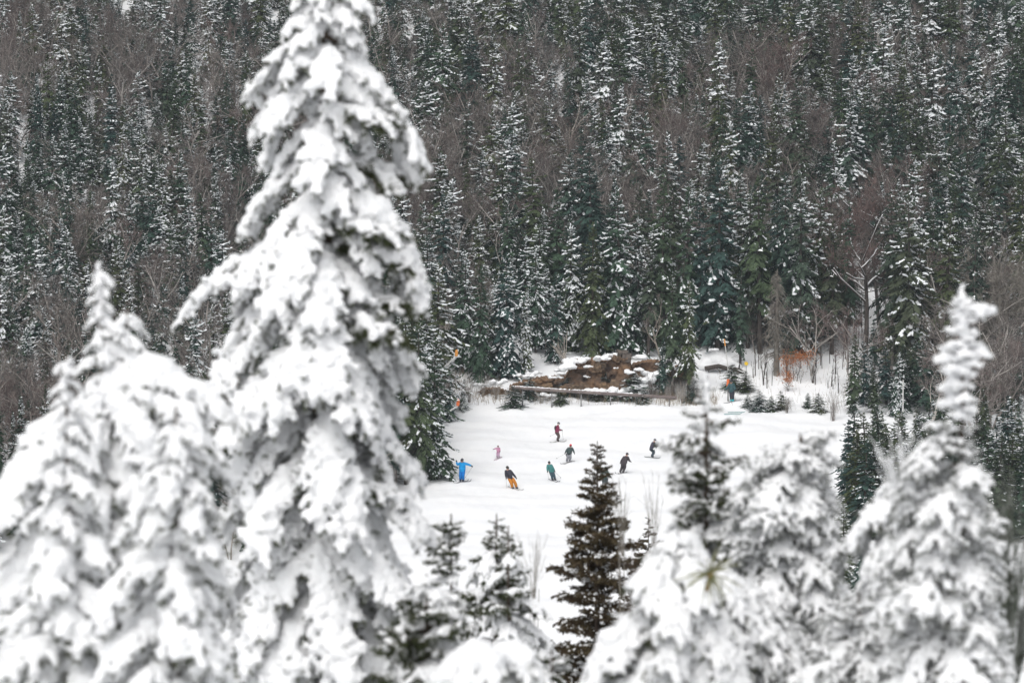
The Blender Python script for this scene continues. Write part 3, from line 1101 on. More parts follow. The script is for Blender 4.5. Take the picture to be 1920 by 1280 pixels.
near_tree('spruce_tree', 'sparse rimed spruce with upswept thin boughs standing before the piste top', (1325, 706), 28.0,
          [(706, 1320, 1330), (760, 1290, 1360), (790, 1255, 1398), (850, 1235, 1415), (880, 1262, 1380), (960, 1258, 1385), (1050, 1240, 1410), (1280, 1210, 1440)],
          [(0, ('sparse', 'sparse', 'hoar')), (865, ('green', 'hoar', 'sparse')), (985, ('hoar', 'green', 'clump'))], trunk_snow=False, steps=[(855, .022)], step=.07, leader=True, trunk_r=.025)
near_tree('spruce_tree', 'frosted grey-white spruce with hooked drooping tip', (1500, 812), 27.0,
          [(812, 1492, 1512), (850, 1440, 1555), (900, 1395, 1570), (960, 1375, 1578), (1050, 1370, 1580), (1280, 1340, 1600)], [(0, 'hoar')], step=.026, leader=False, extra=[(1552, 820, 'hoar', 0), (1545, 810, 'hoar', .3)], trunk_r=.03)
near_tree('pine_tree', 'snow-buried young pine with one clear star of long needles', (1270, 995), 24.0,
          [(985, 1225, 1310), (1060, 1220, 1330), (1130, 1175, 1400), (1200, 1140, 1450), (1280, 1110, 1500), (1400, 1090, 1520)], [(0, ('clump', 'clump', 'hoar', 'pillow'))], step=.022, leader=False, trunk_r=.025)
near_tree('pine_tree', 'snow-buried pine clump beside the pine with the needle star', (1425, 1090), 25.0,
          [(1090, 1400, 1450), (1150, 1365, 1490), (1220, 1330, 1525), (1300, 1300, 1550)], [(0, ('clump', 'hoar', 'pillow'))], step=.026, leader=False, trunk_r=.02)
near_tree('spruce_tree', 'slim white-knobbed spruce spire with forked tip', (1806, 542), 22.0,
          [(542, 1802, 1810), (580, 1796, 1818), (640, 1775, 1832), (700, 1745, 1828), (740, 1752, 1812), (780, 1755, 1800), (830, 1720, 1825), (900, 1680, 1835), (1000, 1650, 1855), (1280, 1610, 1880)],
          [(0, 'knob'), (790, 'hoar')], trunk_snow=False, step=.024, extra=[(1850, 580, 'knob', -.5), (1842, 660, 'knob', .6)], trunk_r=.02)
near_tree('spruce_tree', 'broad rime-covered spruce with spiky white twigs around the slim spire', (1735, 880), 24.5,
          [(880, 1715, 1770), (930, 1660, 1825), (985, 1620, 1860), (1050, 1600, 1880), (1280, 1570, 1890)], [(0, ('hoar', 'hoar', 'clump'))], step=.028, jitter=.2, leader=False, trunk_r=.03)
near_tree('spruce_tree', 'low spruce loaded with fat white snow humps below the slim spire', (1800, 955), 23.0,
          [(955, 1760, 1850), (1000, 1700, 1860), (1100, 1650, 1875), (1280, 1580, 1885)], [(0, ('clump', 'pillow', 'pillow', 'hoar'))], jitter=.18, step=.028, leader=False, trunk_r=.02)
near_tree('spruce_tree', 'little snowed-in spruce between the needle-star pine and the white spire', (1610, 1110), 23.5,
          [(1110, 1590, 1630), (1160, 1560, 1680), (1280, 1500, 1740)], [(0, 'hoar')], step=.035, leader=False, trunk_r=.02)
near_tree('spruce_tree', 'short green spruce with snowy caps at the skirt of the tallest white tree', (800, 1075), 26.0,
          [(1075, 780, 815), (1130, 740, 860), (1200, 720, 890), (1280, 700, 910)], [(0, 'green'), (1050, ('green', 'clump'))], trunk_snow=False, step=.045, leader=False, trunk_r=.03)
near_tree('spruce_tree', 'snow-capped hump of a buried spruce below the double-tipped green spruce', (925, 1212), 22.0,
          [(1212, 880, 970), (1240, 835, 1005), (1290, 810, 1030)], [(0, 'pillow')], step=.045, leader=False, trunk_r=.02)
near_tree('spruce_tree', 'tiny snow-capped spruce beside the buried hump', (1035, 1215), 25.0,
          [(1215, 1015, 1055), (1290, 980, 1090)], [(0, 'green'), (1050, ('green', 'clump'))], trunk_snow=False, step=.05, leader=False, trunk_r=.02)
near_tree('spruce_tree', 'dark green sapling top leaning out beside the tallest white tree', (846, 962), 33.0,
          [(962, 838, 854), (985, 800, 868), (1020, 790, 860), (1070, 810, 850), (1280, 780, 880)], [(0, 'green'), (1050, ('green', 'clump'))], trunk_snow=False, step=.028, leader=False, trunk_r=.02)
shrub_later = []
# ------------------------------------------------------------------ rock ledge with snow, pipe, lances, posts
def make_rock(seed, sub=3):
    r = np.random.default_rng(seed)
    bm = bmesh.new()
    bmesh.ops.create_cube(bm, size=2)
    bmesh.ops.subdivide_edges(bm, edges=bm.edges[:], cuts=sub, use_grid_fill=True)
    ph = r.uniform(0, 6, 6)
    for v in bm.verts:
        c = np.array(v.co[:])
        m = np.abs(c).max()
        c = c / (np.linalg.norm(c) ** .16) * m ** .16
        c += .14 * np.sin(c[[1, 2, 0]] * 3.1 + ph[:3]) + .07 * np.sin(c[[2, 0, 1]] * 7.3 + ph[3:]) + r.normal(0, .045, 3)
        v.co = c
    bmesh.ops.triangulate(bm, faces=bm.faces[:])
    me = bpy.data.meshes.new('rock')
    bm.to_mesh(me)
    bm.free()
    me.materials.append(M['rock'])
    return me


ROCKS = [make_rock(500 + i) for i in range(7)]
YR = 373.2
pr = at(1090, 745, YR)
ledge = thing('rock_outcrop', 'brown and ochre broken rock ledge with snow caps above the piste', 'rock', (pr[0], YR, gz(pr[0], YR)))
lo = np.array([pr[0], YR, gz(pr[0], YR)])


def lay_rocks(x0, x1, r0, r1, y, n, sz=(13, 28), dy=.8):
    for k in range(n):
        px, rw = random.uniform(x0, x1), random.uniform(r0, r1)
        yy = y + random.uniform(-.2, dy) + (r1 - rw) * .018
        p = at(px, rw, yy)
        w = random.uniform(*sz) * yy / FPX
        o = new('rock', ROCKS[random.randrange(7)], ledge, p - lo, random.uniform(-.4, .4), (w * random.uniform(.6, 1.1), w * .8, w * random.uniform(.5, .95)))
        o.rotation_euler = (random.uniform(-.3, .3), random.uniform(-.35, .35), random.uniform(-.8, .8))


random.seed(21)
def cliff(top_pts, row_bot, y, seed, nseeds, depth=.75):
    r = np.random.default_rng(seed)
    x0, x1 = top_pts[0][0], top_pts[-1][0]
    nx_, nz_ = int((x1 - x0) / 2.2), 26
    sx = np.stack([r.uniform(x0, x1, nseeds), r.uniform(0, 1, nseeds)], -1)
    sd_, tx, tz = r.uniform(0, depth, nseeds), r.normal(0, .012, nseeds), r.normal(0, .35, nseeds)
    V, F = [], []
    for i in range(nx_ + 1):
        px = x0 + (x1 - x0) * i / nx_
        rt = np.interp(px, [t_[0] for t_ in top_pts], [t_[1] for t_ in top_pts]) + r.normal(0, 1.2)
        for j in range(nz_ + 1):
            u = j / nz_
            d2 = ((px - sx[:, 0]) / 15) ** 2 + ((u - sx[:, 1]) / .24) ** 2
            k = int(np.argmin(d2))
            two = np.partition(d2, 1)[:2]
            crack = .22 * max(0, 1 - (math.sqrt(two[1]) - math.sqrt(two[0])) / .12)
            yy = y + sd_[k] + tx[k] * (px - sx[k, 0]) + tz[k] * (u - sx[k, 1]) + crack + u * .9 + r.normal(0, .03)
            if j == nz_:
                yy += 2.5
            V.append(at(px + r.normal(0, .3), row_bot + (rt - row_bot) * u, yy) - lo)
            if j == nz_:
                V[-1][2] = V[-2][2] + .1
    for i in range(nx_):
        for j in range(nz_):
            a_ = i * (nz_ + 1) + j
            F.append((a_, a_ + nz_ + 1, a_ + nz_ + 2, a_ + 1))
    m_ = MB()
    m_.add(V, F)
    return new('cliff_face', m_.mesh('cliff_face', M['cliff']), ledge)


cliff([(955, 724), (985, 714), (1030, 708), (1062, 704), (1068, 690), (1085, 682), (1105, 674), (1125, 668), (1140, 676), (1150, 664), (1165, 660), (1180, 668), (1186, 700), (1192, 728)], 734, YR, 3, 60)
cliff([(1180, 688), (1200, 680), (1225, 676), (1250, 684), (1275, 692), (1300, 700)], 706, YR + 1.6, 5, 16)
cliff([(985, 752), (1000, 741), (1030, 738), (1050, 746), (1060, 754)], 760, YR - 1.5, 6, 12, .3)
cliff([(890, 738), (905, 730), (930, 727), (955, 732)], 742, YR + .2, 7, 10, .3)
lay_rocks(970, 1060, 724, 732, YR - .3, 7, (6, 11), .2)
lay_rocks(1065, 1185, 722, 731, YR - .4, 8, (7, 12), .2)
lay_rocks(1150, 1180, 664, 676, YR + .9, 4, (7, 11), .3)
lay_rocks(1085, 1130, 676, 690, YR + .8, 4, (8, 13), .3)


def snow_lump(pts, parent, org, name='snow_patch', vox=.09):
    S, Q = [], []
    for (px, rw, y, q, n, spread) in pts:
        for k in range(n):
            c = at(px + random.uniform(-1, 1) * spread, rw + random.uniform(-.2, .2) * spread, y + random.uniform(-.3, .3))
            S.append(c - org)
            Q.append(q * random.uniform(.7, 1.15))
    me = remesh(S, Q, vox, 9, .42, .25, 0)
    return new(name, me, parent)


for pts in [[(1062, 688, YR + .1, .55, 8, 12), (1078, 676, YR + .8, .6, 10, 14), (1050, 694, YR, .4, 5, 8)], [(1128, 672, YR + .3, .42, 8, 12), (1150, 666, YR + 1.1, .4, 7, 12)],
            [(1104, 687, YR - .45, .22, 8, 8)], [(1178, 697, YR - .5, .32, 7, 12), (1196, 692, YR, .35, 6, 10)], [(1052, 700, YR - .5, .3, 4, 6)], [(1205, 670, YR + 2.0, .4, 8, 16)],
            [(1030, 740, YR - 1.2, .4, 6, 12)], [(1225, 700, YR + .6, .55, 10, 18), (1212, 712, YR - .2, .6, 9, 14)], [(1120, 733, YR - .8, .5, 9, 22), (1160, 731, YR - .8, .5, 9, 20)],
            [(930, 716, YR + .3, .4, 6, 16)], [(1000, 699, YR + .5, .3, 5, 14)], [(1174, 712, YR - .9, .16, 3, 4)], [(985, 704, YR + .2, .35, 7, 18)], [(1040, 706, YR - .2, .3, 6, 14)], [(1098, 706, YR - .5, .2, 5, 8)], [(1090, 672, YR + 1.0, .5, 8, 14)],
            [(1155, 690, YR - .6, .18, 4, 6)], [(1195, 725, YR - .6, .5, 8, 14)], [(905, 722, YR + .2, .35, 6, 14)], [(1240, 684, YR + 1.2, .35, 6, 14)], [(1265, 690, YR + 1.0, .35, 6, 14)]]:
    snow_lump(pts, ledge, lo)

# snow-making pipe
a, b = at(962, 726.5, 370.6), at(1268, 745.5, 370.2)
pipe = thing('water_pipe', 'long rusty brown pipe with snow along its top below the rock ledge', 'pipe', a)
d = b - a
mb = MB()
mb.tube([d * t for t in np.linspace(0, 1, 12)], .145, 12)
new('pipe_tube', mb.mesh('pipe_tube', M['pipe'], True), pipe)
for t in (.04, .22, .40, .58, .76, .94):
    q = d * t
    mb = MB()
    mb.tube([q - unit(d) * .06, q + unit(d) * .06], .18, 12)
    new('flange', mb.mesh('flange', M['pipe'], True), pipe)
    gzz = gz(a[0] + q[0], a[1] + q[1]) - a[2]
    if gzz < q[2] - .1:
        mb = MB()
        mb.box((q[0] + .25, q[1] + .1, (gzz - .3 + q[2]) / 2), (.06, .06, (q[2] - gzz + .3) / 2))
        new('support_post', mb.mesh('support_post', M['metal']), pipe)
S = [d * t + np.array([0, 0, .13 + random.uniform(-.02, .02)]) for t in np.linspace(.0, .8, 110) if random.random() < np.interp(t, [0, .5, .8], [1, .85, .45])]
sn = remesh(S, [.13 * random.uniform(.7, 1.1) for _ in S], .05, 3, .6, .2, 0)
new('snow', sn, pipe)['kind'] = 'stuff'


def lance(label, tip, foot, y, head, tilt=None):
    p1 = at(*tip, y)
    p0 = at(*foot, y)
    base = p0 + (p0 - p1) * .9
    base[2] = gz(base[0], base[1])
    t = thing('snow_lance', label, 'snow lance', base)
    m_ = MB()
    k = p0 - base
    m_.tube([(0, 0, -.3), k * .5 + [0, 0, .0], k], [.07, .06, .055], 8)
    new('mast', m_.mesh('mast', M['metal'], True), t)
    m_ = MB()
    m_.tube([k, p1 - base], [.085, .07], 8)
    new('lance_tube', m_.mesh('lance_tube', M['pole_white'], True), t)
    m_ = MB()
    e = p1 - base
    u = unit(p1 - p0)
    m_.tube([e - u * .05, e + np.array([0, 0, .30])], [.13, .15], 8)
    m_.tube([e + np.array([0, 0, .30]), e + np.array([0, 0, .55])], [.15, .08], 8)
    new('nozzle_head', m_.mesh('nozzle_head', head, True), t)


lance('white snow lance with amber head slanting out of the spruces', (856, 667), (816, 703), 366, M['amber'])
lance('white snow lance with bright orange-red head low beside the small spruce', (859, 760), (830, 779), 362, M['orange'])


def post(name, label, cat, px, row_top, row_base, rad, mat, head=None, y=None, lean=0, shape='tube'):
    p = ground_at(px, row_base) if y is None else at(px, row_base, y)
    t = thing(name, label, cat, p)
    h = (row_base - row_top) * p[1] / FPX
    m_ = MB()
    m_.tube([(0, 0, -.3), (lean * .5, 0, h * .5), (lean, 0, h)], rad, 8)
    new('post', m_.mesh('post', mat, True), t)
    if head:
        nm, hm, z0, z1, r_ = head
        m_ = MB()
        if shape == 'disc':
            c = np.array([lean, -.06, h * z1])
            m_.tube([c + [0, .02, 0], c - [0, .02, 0]], r_, 16)
        else:
            m_.tube([(lean * z0, 0, h * z0), (lean * z1, 0, h * z1)], [r_, r_ * .9], 10)
        new(nm, m_.mesh(nm, hm, True), t)
    return t


post('trail_sign', 'small round yellow sign on thin post before the forest', 'sign', 1399, 680, 712, .035, M['metal'], ('sign_face', M['yellow'], 0, .93, .17), shape='disc')
post('marker_pole', 'leaning white pole with yellow tip beside the fallen log', 'pole', 1367, 638, 704, .045, M['pole_white'], ('yellow_tip', M['amber'], .82, 1.02, .07), lean=-.42)
post('padded_post', 'dark post with orange padding beside the skier at the forest edge', 'post', 1365, 712, 753, .06, M['metal'], ('orange_pad', M['orange'], .62, 1.0, .14))
post('marker_pole', 'thin white pole standing among the young green spruces', 'pole', 1693, 713, 792, .05, M['pole_white'])
post('marker_pole', 'slim pale pole rising beside the edge of the tallest white tree', 'pole', 742, 712, 800, .06, M['pole_white'], lean=.55)

# ------------------------------------------------------------------ single trees and shrubs that stand out
def bare_thing(name, label, cat, px, row, hpx, meshes, mats, group=None, y0=262, p=None, rz=0):
    p = ground_at(px, row, y0) if p is None else p
    t = thing(name, label, cat, p, rz, hpx * p[1] / FPX / 10.0, group)
    tr, tw, sn = meshes
    new('trunk', tr.mesh('trunk', mats[0], True), t)
    if tw.v:
        c = new('crown', tw.mesh('twigs', mats[1]), t)
        c['kind'] = 'stuff'
    if sn.v:
        s_ = new('snow', sn.mesh('limb_snow', M['snow'], True), t)
        s_['kind'] = 'stuff'
    return t


def make_dead_spruce(seed):
    r = np.random.default_rng(seed)
    tr, tw, sn = MB(), MB(), MB()
    tr.tube([(0, 0, -.3), (0, 0, 3), (.05, 0, 7), (.05, .05, 10)], [.30, .24, .12, .02], 8)
    T = []
    for k in range(300):
        z = r.uniform(1.6, 9.8)
        a = r.uniform(0, 6.28)
        L = 2.3 * (1 - (z / 10.4)) ** .65 * r.uniform(.5, 1.15)
        p = np.array([0, 0, z])
        q1 = p + np.array([math.cos(a) * L * .55, math.sin(a) * L * .55, -.12 * L])
        q2 = p + np.array([math.cos(a) * L, math.sin(a) * L, -.5 * L])
        tr.tube([p, q1, q2], [.035, .025, .008], 3, cap=False)
        for j in range(6):
            s = r.uniform(.2, 1)
            q = p + (q1 - p) * min(1, s * 1.8) if s < .55 else q1 + (q2 - q1) * (s - .55) / .45
            e = q + np.array([r.normal(0, .25), r.normal(0, .25), -r.uniform(.1, .55)])
            o = np.array([r.normal(0, .013), r.normal(0, .013), 0])
            T += [q - o, q + o, e]
    tw.tris(np.array(T))
    return tr, tw, sn


bare_thing('dead_spruce', 'bare grey dead spruce with drooping twigs behind the rust-leaved sapling', 'tree', 1456, 705, 200, make_dead_spruce(4), (M['dead'], M['dead']))
bare_thing('bare_tree', 'old leafless tree with white snow along its crooked limbs above the gully', 'tree', 1622, 665, 345, make_bare(71, 10, .95, 4, 4, .15, 1, .95, .014, crown_from=.45), (M['bark_far'], M['twig_red']))
bare_thing('bare_tree', 'second snow-lined leafless tree beside the crooked old tree', 'tree', 1648, 610, 300, make_bare(78, 10, .95, 4, 4, .12, 1, .8, .014, crown_from=.45), (M['bark_far'], M['twig_red']))
bare_thing('bare_tree', 'grey leafless tree spreading wide fans of twigs behind the white spire', 'tree', 1880, 720, 300, make_bare(83, 10, 1.0, 4, 5, .16, 2, .0, .016), (M['dead'], M['dead']))
bare_thing('birch_tree', 'pale thin birch leaning in front of the brown rock', 'tree', 1072, 735, 110, make_bare(91, 10, .4, 2, 3, .22, 1, 0, .03, crown_from=.6), (M['birch'], M['twig_red']), rz=1)
for i, (px, rw, hp, sd, lab) in enumerate([(826, 712, 140, 92, 'pale leaning birch stem next to the amber-headed lance'), (834, 715, 150, 95, 'pale upright birch stem with reddish twigs behind the amber-headed lance'),
                                           (1242, 700, 130, 97, 'pale thin stem standing before the twiggy spruces'), (1010, 330, 150, 98, 'pale broken tree trunk standing in the reddish brush'),
                                           (1075, 340, 160, 99, 'pale forked leafless tree in the reddish brush'), (1225, 330, 140, 101, 'pale leafless tree with spreading limbs above the reddish brush'),
                                           (995, 240, 60, 104, 'short pale snag among dark spruces')]):
    bare_thing('birch_tree', lab, 'tree', px, rw, hp, make_bare(sd, 10, .5, 3, 3, .17, 1, 0, .02, crown_from=.45), (M['birch'], M['twig_red']))

for i, (px, rw, hp, wp) in enumerate([(905, 745, 44, 40), (930, 750, 36, 36), (1195, 745, 46, 40), (1222, 748, 52, 44), (1250, 752, 40, 50), (1280, 756, 40, 44), (1175, 752, 24, 40), (880, 755, 40, 30), (1310, 758, 38, 40), (1015, 756, 22, 40), (1640, 735, 70, 50), (1672, 725, 80, 50), (1655, 690, 80, 40), (1700, 715, 70, 50), (1615, 720, 60, 40)]):
    shrub_later.append((px, rw, hp, wp, 400 + i))

# rust-leaved beech saplings
def beech(label, px, row, hpx, wpx, n, seed):
    p = ground_at(px, row)
    r = np.random.default_rng(seed)
    s = p[1] / FPX
    t = thing('beech_sapling', label, 'sapling', p)
    tr, _, _ = make_bare(seed, hpx * s, .8, 2, 0, .035, 2)
    new('trunk', tr.mesh('trunk', M['bark_far'], True), t)
    T = []
    cl = [(r.normal(0, .30) * wpx * s, r.normal(0, .25) * wpx * s, hpx * s * r.uniform(.25, 1.0), r.uniform(.14, .26) * wpx * s) for _ in range(9)]
    for k in range(n):
        cx, cy, cz, cr_ = cl[int(r.integers(9))]
        c = np.array([cx, cy, cz]) + r.normal(0, 1, 3) * cr_ * np.array([.75, .75, .62])
        c[2] = max(c[2] - .15 * abs(c[0] - cx), .05)
        d1, d2 = unit(r.normal(0, 1, 3) + [0, 0, -.6]) * .10, unit(r.normal(0, 1, 3)) * .05
        T += [c, c + d1 * .5 + d2, c + d1, c, c + d1, c + d1 * .5 - d2]
    m_ = MB()
    m_.tris(np.array(T))
    new('foliage', m_.mesh('foliage', M['rust']), t)['kind'] = 'stuff'


beech('rust-orange leaved beech sapling beside the grey dead spruce', 1492, 714, 56, 46, 1500, 41)
beech('smaller pinkish-orange beech sapling in the snow below the larger one', 1478, 734, 36, 28, 420, 42)
beech('faint rusty sapling with few leaves behind the larger beech', 1530, 690, 40, 20, 70, 43)


def shrub(name, label, px, row, hpx, wpx, n, mat, seed, arch=0., y=None, wid=.012, group=None, cat='shrub', rime=None):
    p = ground_at(px, row) if y is None else np.array([*at(px, row, y)[:2], gz(at(px, row, y)[0], y)])
    r = np.random.default_rng(seed)
    top = at(px, row - hpx, p[1])[2] if y is not None else p[2] + hpx * p[1] / FPX
    H = top - p[2]
    vis = H if y is None else hpx * p[1] / FPX
    foot = 0.0 if y is None else max(0, H - vis * 1.25)
    W = wpx * p[1] / FPX * .5
    m_ = MB()
    if foot:
        for k in range(3):
            m_.tube([(r.normal(0, .02), r.normal(0, .02), -.2), (r.normal(0, .03), 0, foot * .6), (r.normal(0, .04), 0, foot + .05)], [wid * 2, wid * 1.6, wid * 1.2], 4, cap=False)
    for k in range(n):
        a = r.uniform(0, 6.28)
        q = math.sqrt(r.random()) * W
        h = H - vis + vis * r.uniform(.55, 1.05)
        b = np.array([r.normal(0, .06) * W, r.normal(0, .06) * W, foot - .1])
        e = np.array([math.cos(a) * q, math.sin(a) * q, h])
        mid = (b + e) / 2 + np.array([math.cos(a), math.sin(a), 0]) * q * -.15
        pts = [b, mid, e]
        if arch:
            pts = [b, b + (e - b) * [.35, .35, .85], b + (e - b) * [.8, .8, 1.0], b + (e - b) * [1.25, 1.25, 1 - arch * r.uniform(.5, 1)]]
        m_.tube(pts, np.linspace(wid, wid * .35, len(pts)), 3, cap=False)
        for j in range(5):
            s = r.uniform(.35, 1)
            q0 = b + (e - b) * s if not arch else np.array(pts[2]) * s
            d = unit((e - b) * [1, 1, .5 + r.random()] + r.normal(0, .5, 3) * vis * .6) * vis * r.uniform(.08, .25)
            m_.tube([q0, q0 + d * .5 + r.normal(0, .01, 3), q0 + d], [wid * .5, wid * .4, wid * .2], 3, cap=False)
    o = new(name, m_.mesh(name, mat, True), None, p)
    return tag(o, label, cat, group)


shrub('bare_shrub', 'dome of thin grey arching twigs half buried on the piste rim', 1475, 775, 30, 34, 26, M['dead'], 1, .8)
shrub('bare_shrub', 'reddish arching twigs bent down at the piste corner', 1562, 790, 58, 52, 30, M['limb'], 2, .7)
shrub('bare_shrub', 'thin bare stems branching from one foot in open snow', 1524, 718, 40, 26, 7, M['bark_far'], 3, wid=.03)
shrub('bare_shrub', 'dark two-stemmed sapling in snow before the dead spruce', 1431, 722, 50, 16, 4, M['bark_far'], 4, wid=.05)
shrub('bare_shrub', 'tall hazy bunch of grey twigs rising in front of the piste', 1168, 1000, 105, 46, 14, M['dead'], 5, y=46, wid=.0032)
shrub('bare_shrub', 'second hazy bunch of grey twigs beside the small dark fir', 1226, 1000, 112, 44, 13, M['dead'], 6, y=46, wid=.0032)
shrub('bare_shrub', 'pale twiggy shrub rising behind the double-tipped green spruce', 1000, 1090, 95, 90, 14, M['dead'], 7, y=40, wid=.003)
shrub('bare_shrub', 'thin twigs before the brownish dark spruce', 1180, 1150, 140, 60, 10, M['bark'], 8, y=46, wid=.004)
shrub('frosted_shrub', 'frost-white bare twigs spreading beside the broad rimed spruce', 1890, 1150, 250, 150, 40, M['needle_grey'], 9, y=24, wid=.006)
shrub('frosted_shrub', 'white rimed twig fan at the side of the slim spire', 1700, 1000, 170, 130, 34, M['snow'], 10, y=23.5, wid=.008)
shrub('frosted_shrub', 'grey rimed brushwood low beside the snow-humped spruce', 1900, 1250, 170, 120, 50, M['needle_grey'], 11, y=25, wid=.006)
for (px, rw, hp, wp, sd) in shrub_later:
    shrub('bare_shrub', 'grey-brown leafless brush on the snowy bank above the piste rim', px, rw, hp, wp, 22, M['limb'], sd, wid=.014, group='brush on the bank')
random.seed(5)
for k in range(34):
    px, row = random.uniform(1410, 1600), random.uniform(672, 740)
    shrub('bare_sapling', 'thin leafless sapling in the snow under the old spruces', px, row, random.uniform(25, 70), random.uniform(4, 12), 2, M['bark_far'], 200 + k, wid=random.uniform(.02, .04), group='saplings on the snowy bank', cat='sapling')
for k in range(26):
    px, row = random.uniform(1590, 1680), random.uniform(560, 690)
    shrub('bare_sapling', 'thin dark sapling standing in the open snowy gully', px, row, random.uniform(40, 90), random.uniform(4, 14), 2, M['bark_far'], 300 + k, wid=random.uniform(.02, .045), group='saplings in the gully', cat='sapling')

# dry stalks along the piste rim: nobody could count them
T = []
for (x0, x1, r0, r1, n) in [(1230, 1345, 745, 762, 420), (880, 960, 742, 760, 160), (985, 1230, 738, 760, 300), (1190, 1300, 700, 745, 420), (840, 940, 700, 745, 240), (1340, 1600, 700, 765, 170), (1580, 1700, 640, 760, 220)]:
    for k in range(n):
        p = ground_at(random.uniform(x0, x1), random.uniform(r0, r1), 350, 400) if k % 1 == 0 else None
        h = random.uniform(.3, 1.3)
        o = np.array([.011, 0, 0])
        T += [p - o, p + o, p + np.array([random.gauss(0, .2), random.gauss(0, .2), h])]
m_ = MB()
m_.tris(np.array(T))
tag(new('dry_grass', m_.mesh('dry_grass', M['grass'])), 'thin dry stalks sticking out of the snow on the bank', None, None, 'stuff')

# fallen log and mound
p = ground_at(1345, 690)
S, Q = [], []
for k in range(60):
    a, q = random.uniform(0, 6.28), math.sqrt(random.random())
    S.append((math.cos(a) * q * 2.0, math.sin(a) * q * 1.2, .75 * (1 - q * q)))
    Q.append(random.uniform(.35, .6))
mo = new('snow_mound', remesh(S, Q, .14, 2, .7, .2, 0), None, p)
tag(mo, 'rounded heap of snow in front of the fallen log', 'snow mound')
p = at(1322, 664, 379)
p[2] = gz(p[0], p[1]) + .35
lg = thing('fallen_log', 'dark fallen trunk with broken branches behind the snow heap', 'log', p)
m_ = MB()
m_.tube([(0, 0, 0), (1.2, .1, .25), (2.6, 0, -.15), (3.6, 0, -.5)], [.24, .2, .17, .08], 8)
new('trunk', m_.mesh('trunk', M['bark_far'], True), lg)
for k in range(9):
    q = np.array([random.uniform(.2, 3.2), 0, .1])
    d = np.array([random.uniform(-.3, .9), random.uniform(-.6, .2), random.uniform(-.5, .8)]) * 1.1
    m_ = MB()
    m_.tube([q, q + d * .6, q + d + [0, 0, -.1]], [.08, .05, .02], 5)
    new('branch', m_.mesh('branch', M['bark_far'], True), lg)
snow_lump([(1335, 655, 379, .25, 8, 12)], lg, p)

# star of long pine needles
c = at(1331, 1075, 23.1)
t = thing('pine_shoot', 'star of long olive pine needles sticking out of the snow', 'pine shoot', c)
m_ = MB()
for k in range(26):
    a = random.uniform(0, 6.28)
    d = unit([math.cos(a), -.5 + random.gauss(0, .3), math.sin(a) * .9 - .1]) * random.uniform(.12, .20)
    m_.tube([(0, 0, 0), d * .5 + [0, 0, .006], d - [0, 0, .012]], [.0050, .0045, .002], 4, cap=False)
nd = new('needle_star', m_.mesh('needle_star', nmat('pine_needles', (.16, .17, .07), (.28, .27, .13), 30, .6)), t)
nd['kind'] = 'stuff'
m_ = MB()
m_.tube([(0, .3, -.12), (0, .08, -.03), (0, -.01, 0)], [.012, .012, .014], 6)
new('bud', m_.mesh('bud', nmat('pine_bud', (.22, .10, .04), (.3, .16, .07), 20, .7), True), t)

# ------------------------------------------------------------------ skiers
MATS = {}


def cm(c, rough=.75):
    k = tuple(round(x, 3) for x in c)
    if k not in MATS:
        MATS[k] = flat('cloth_%d' % len(MATS), c, rough)
    return MATS[k]


SKIN = (.50, .31, .24)


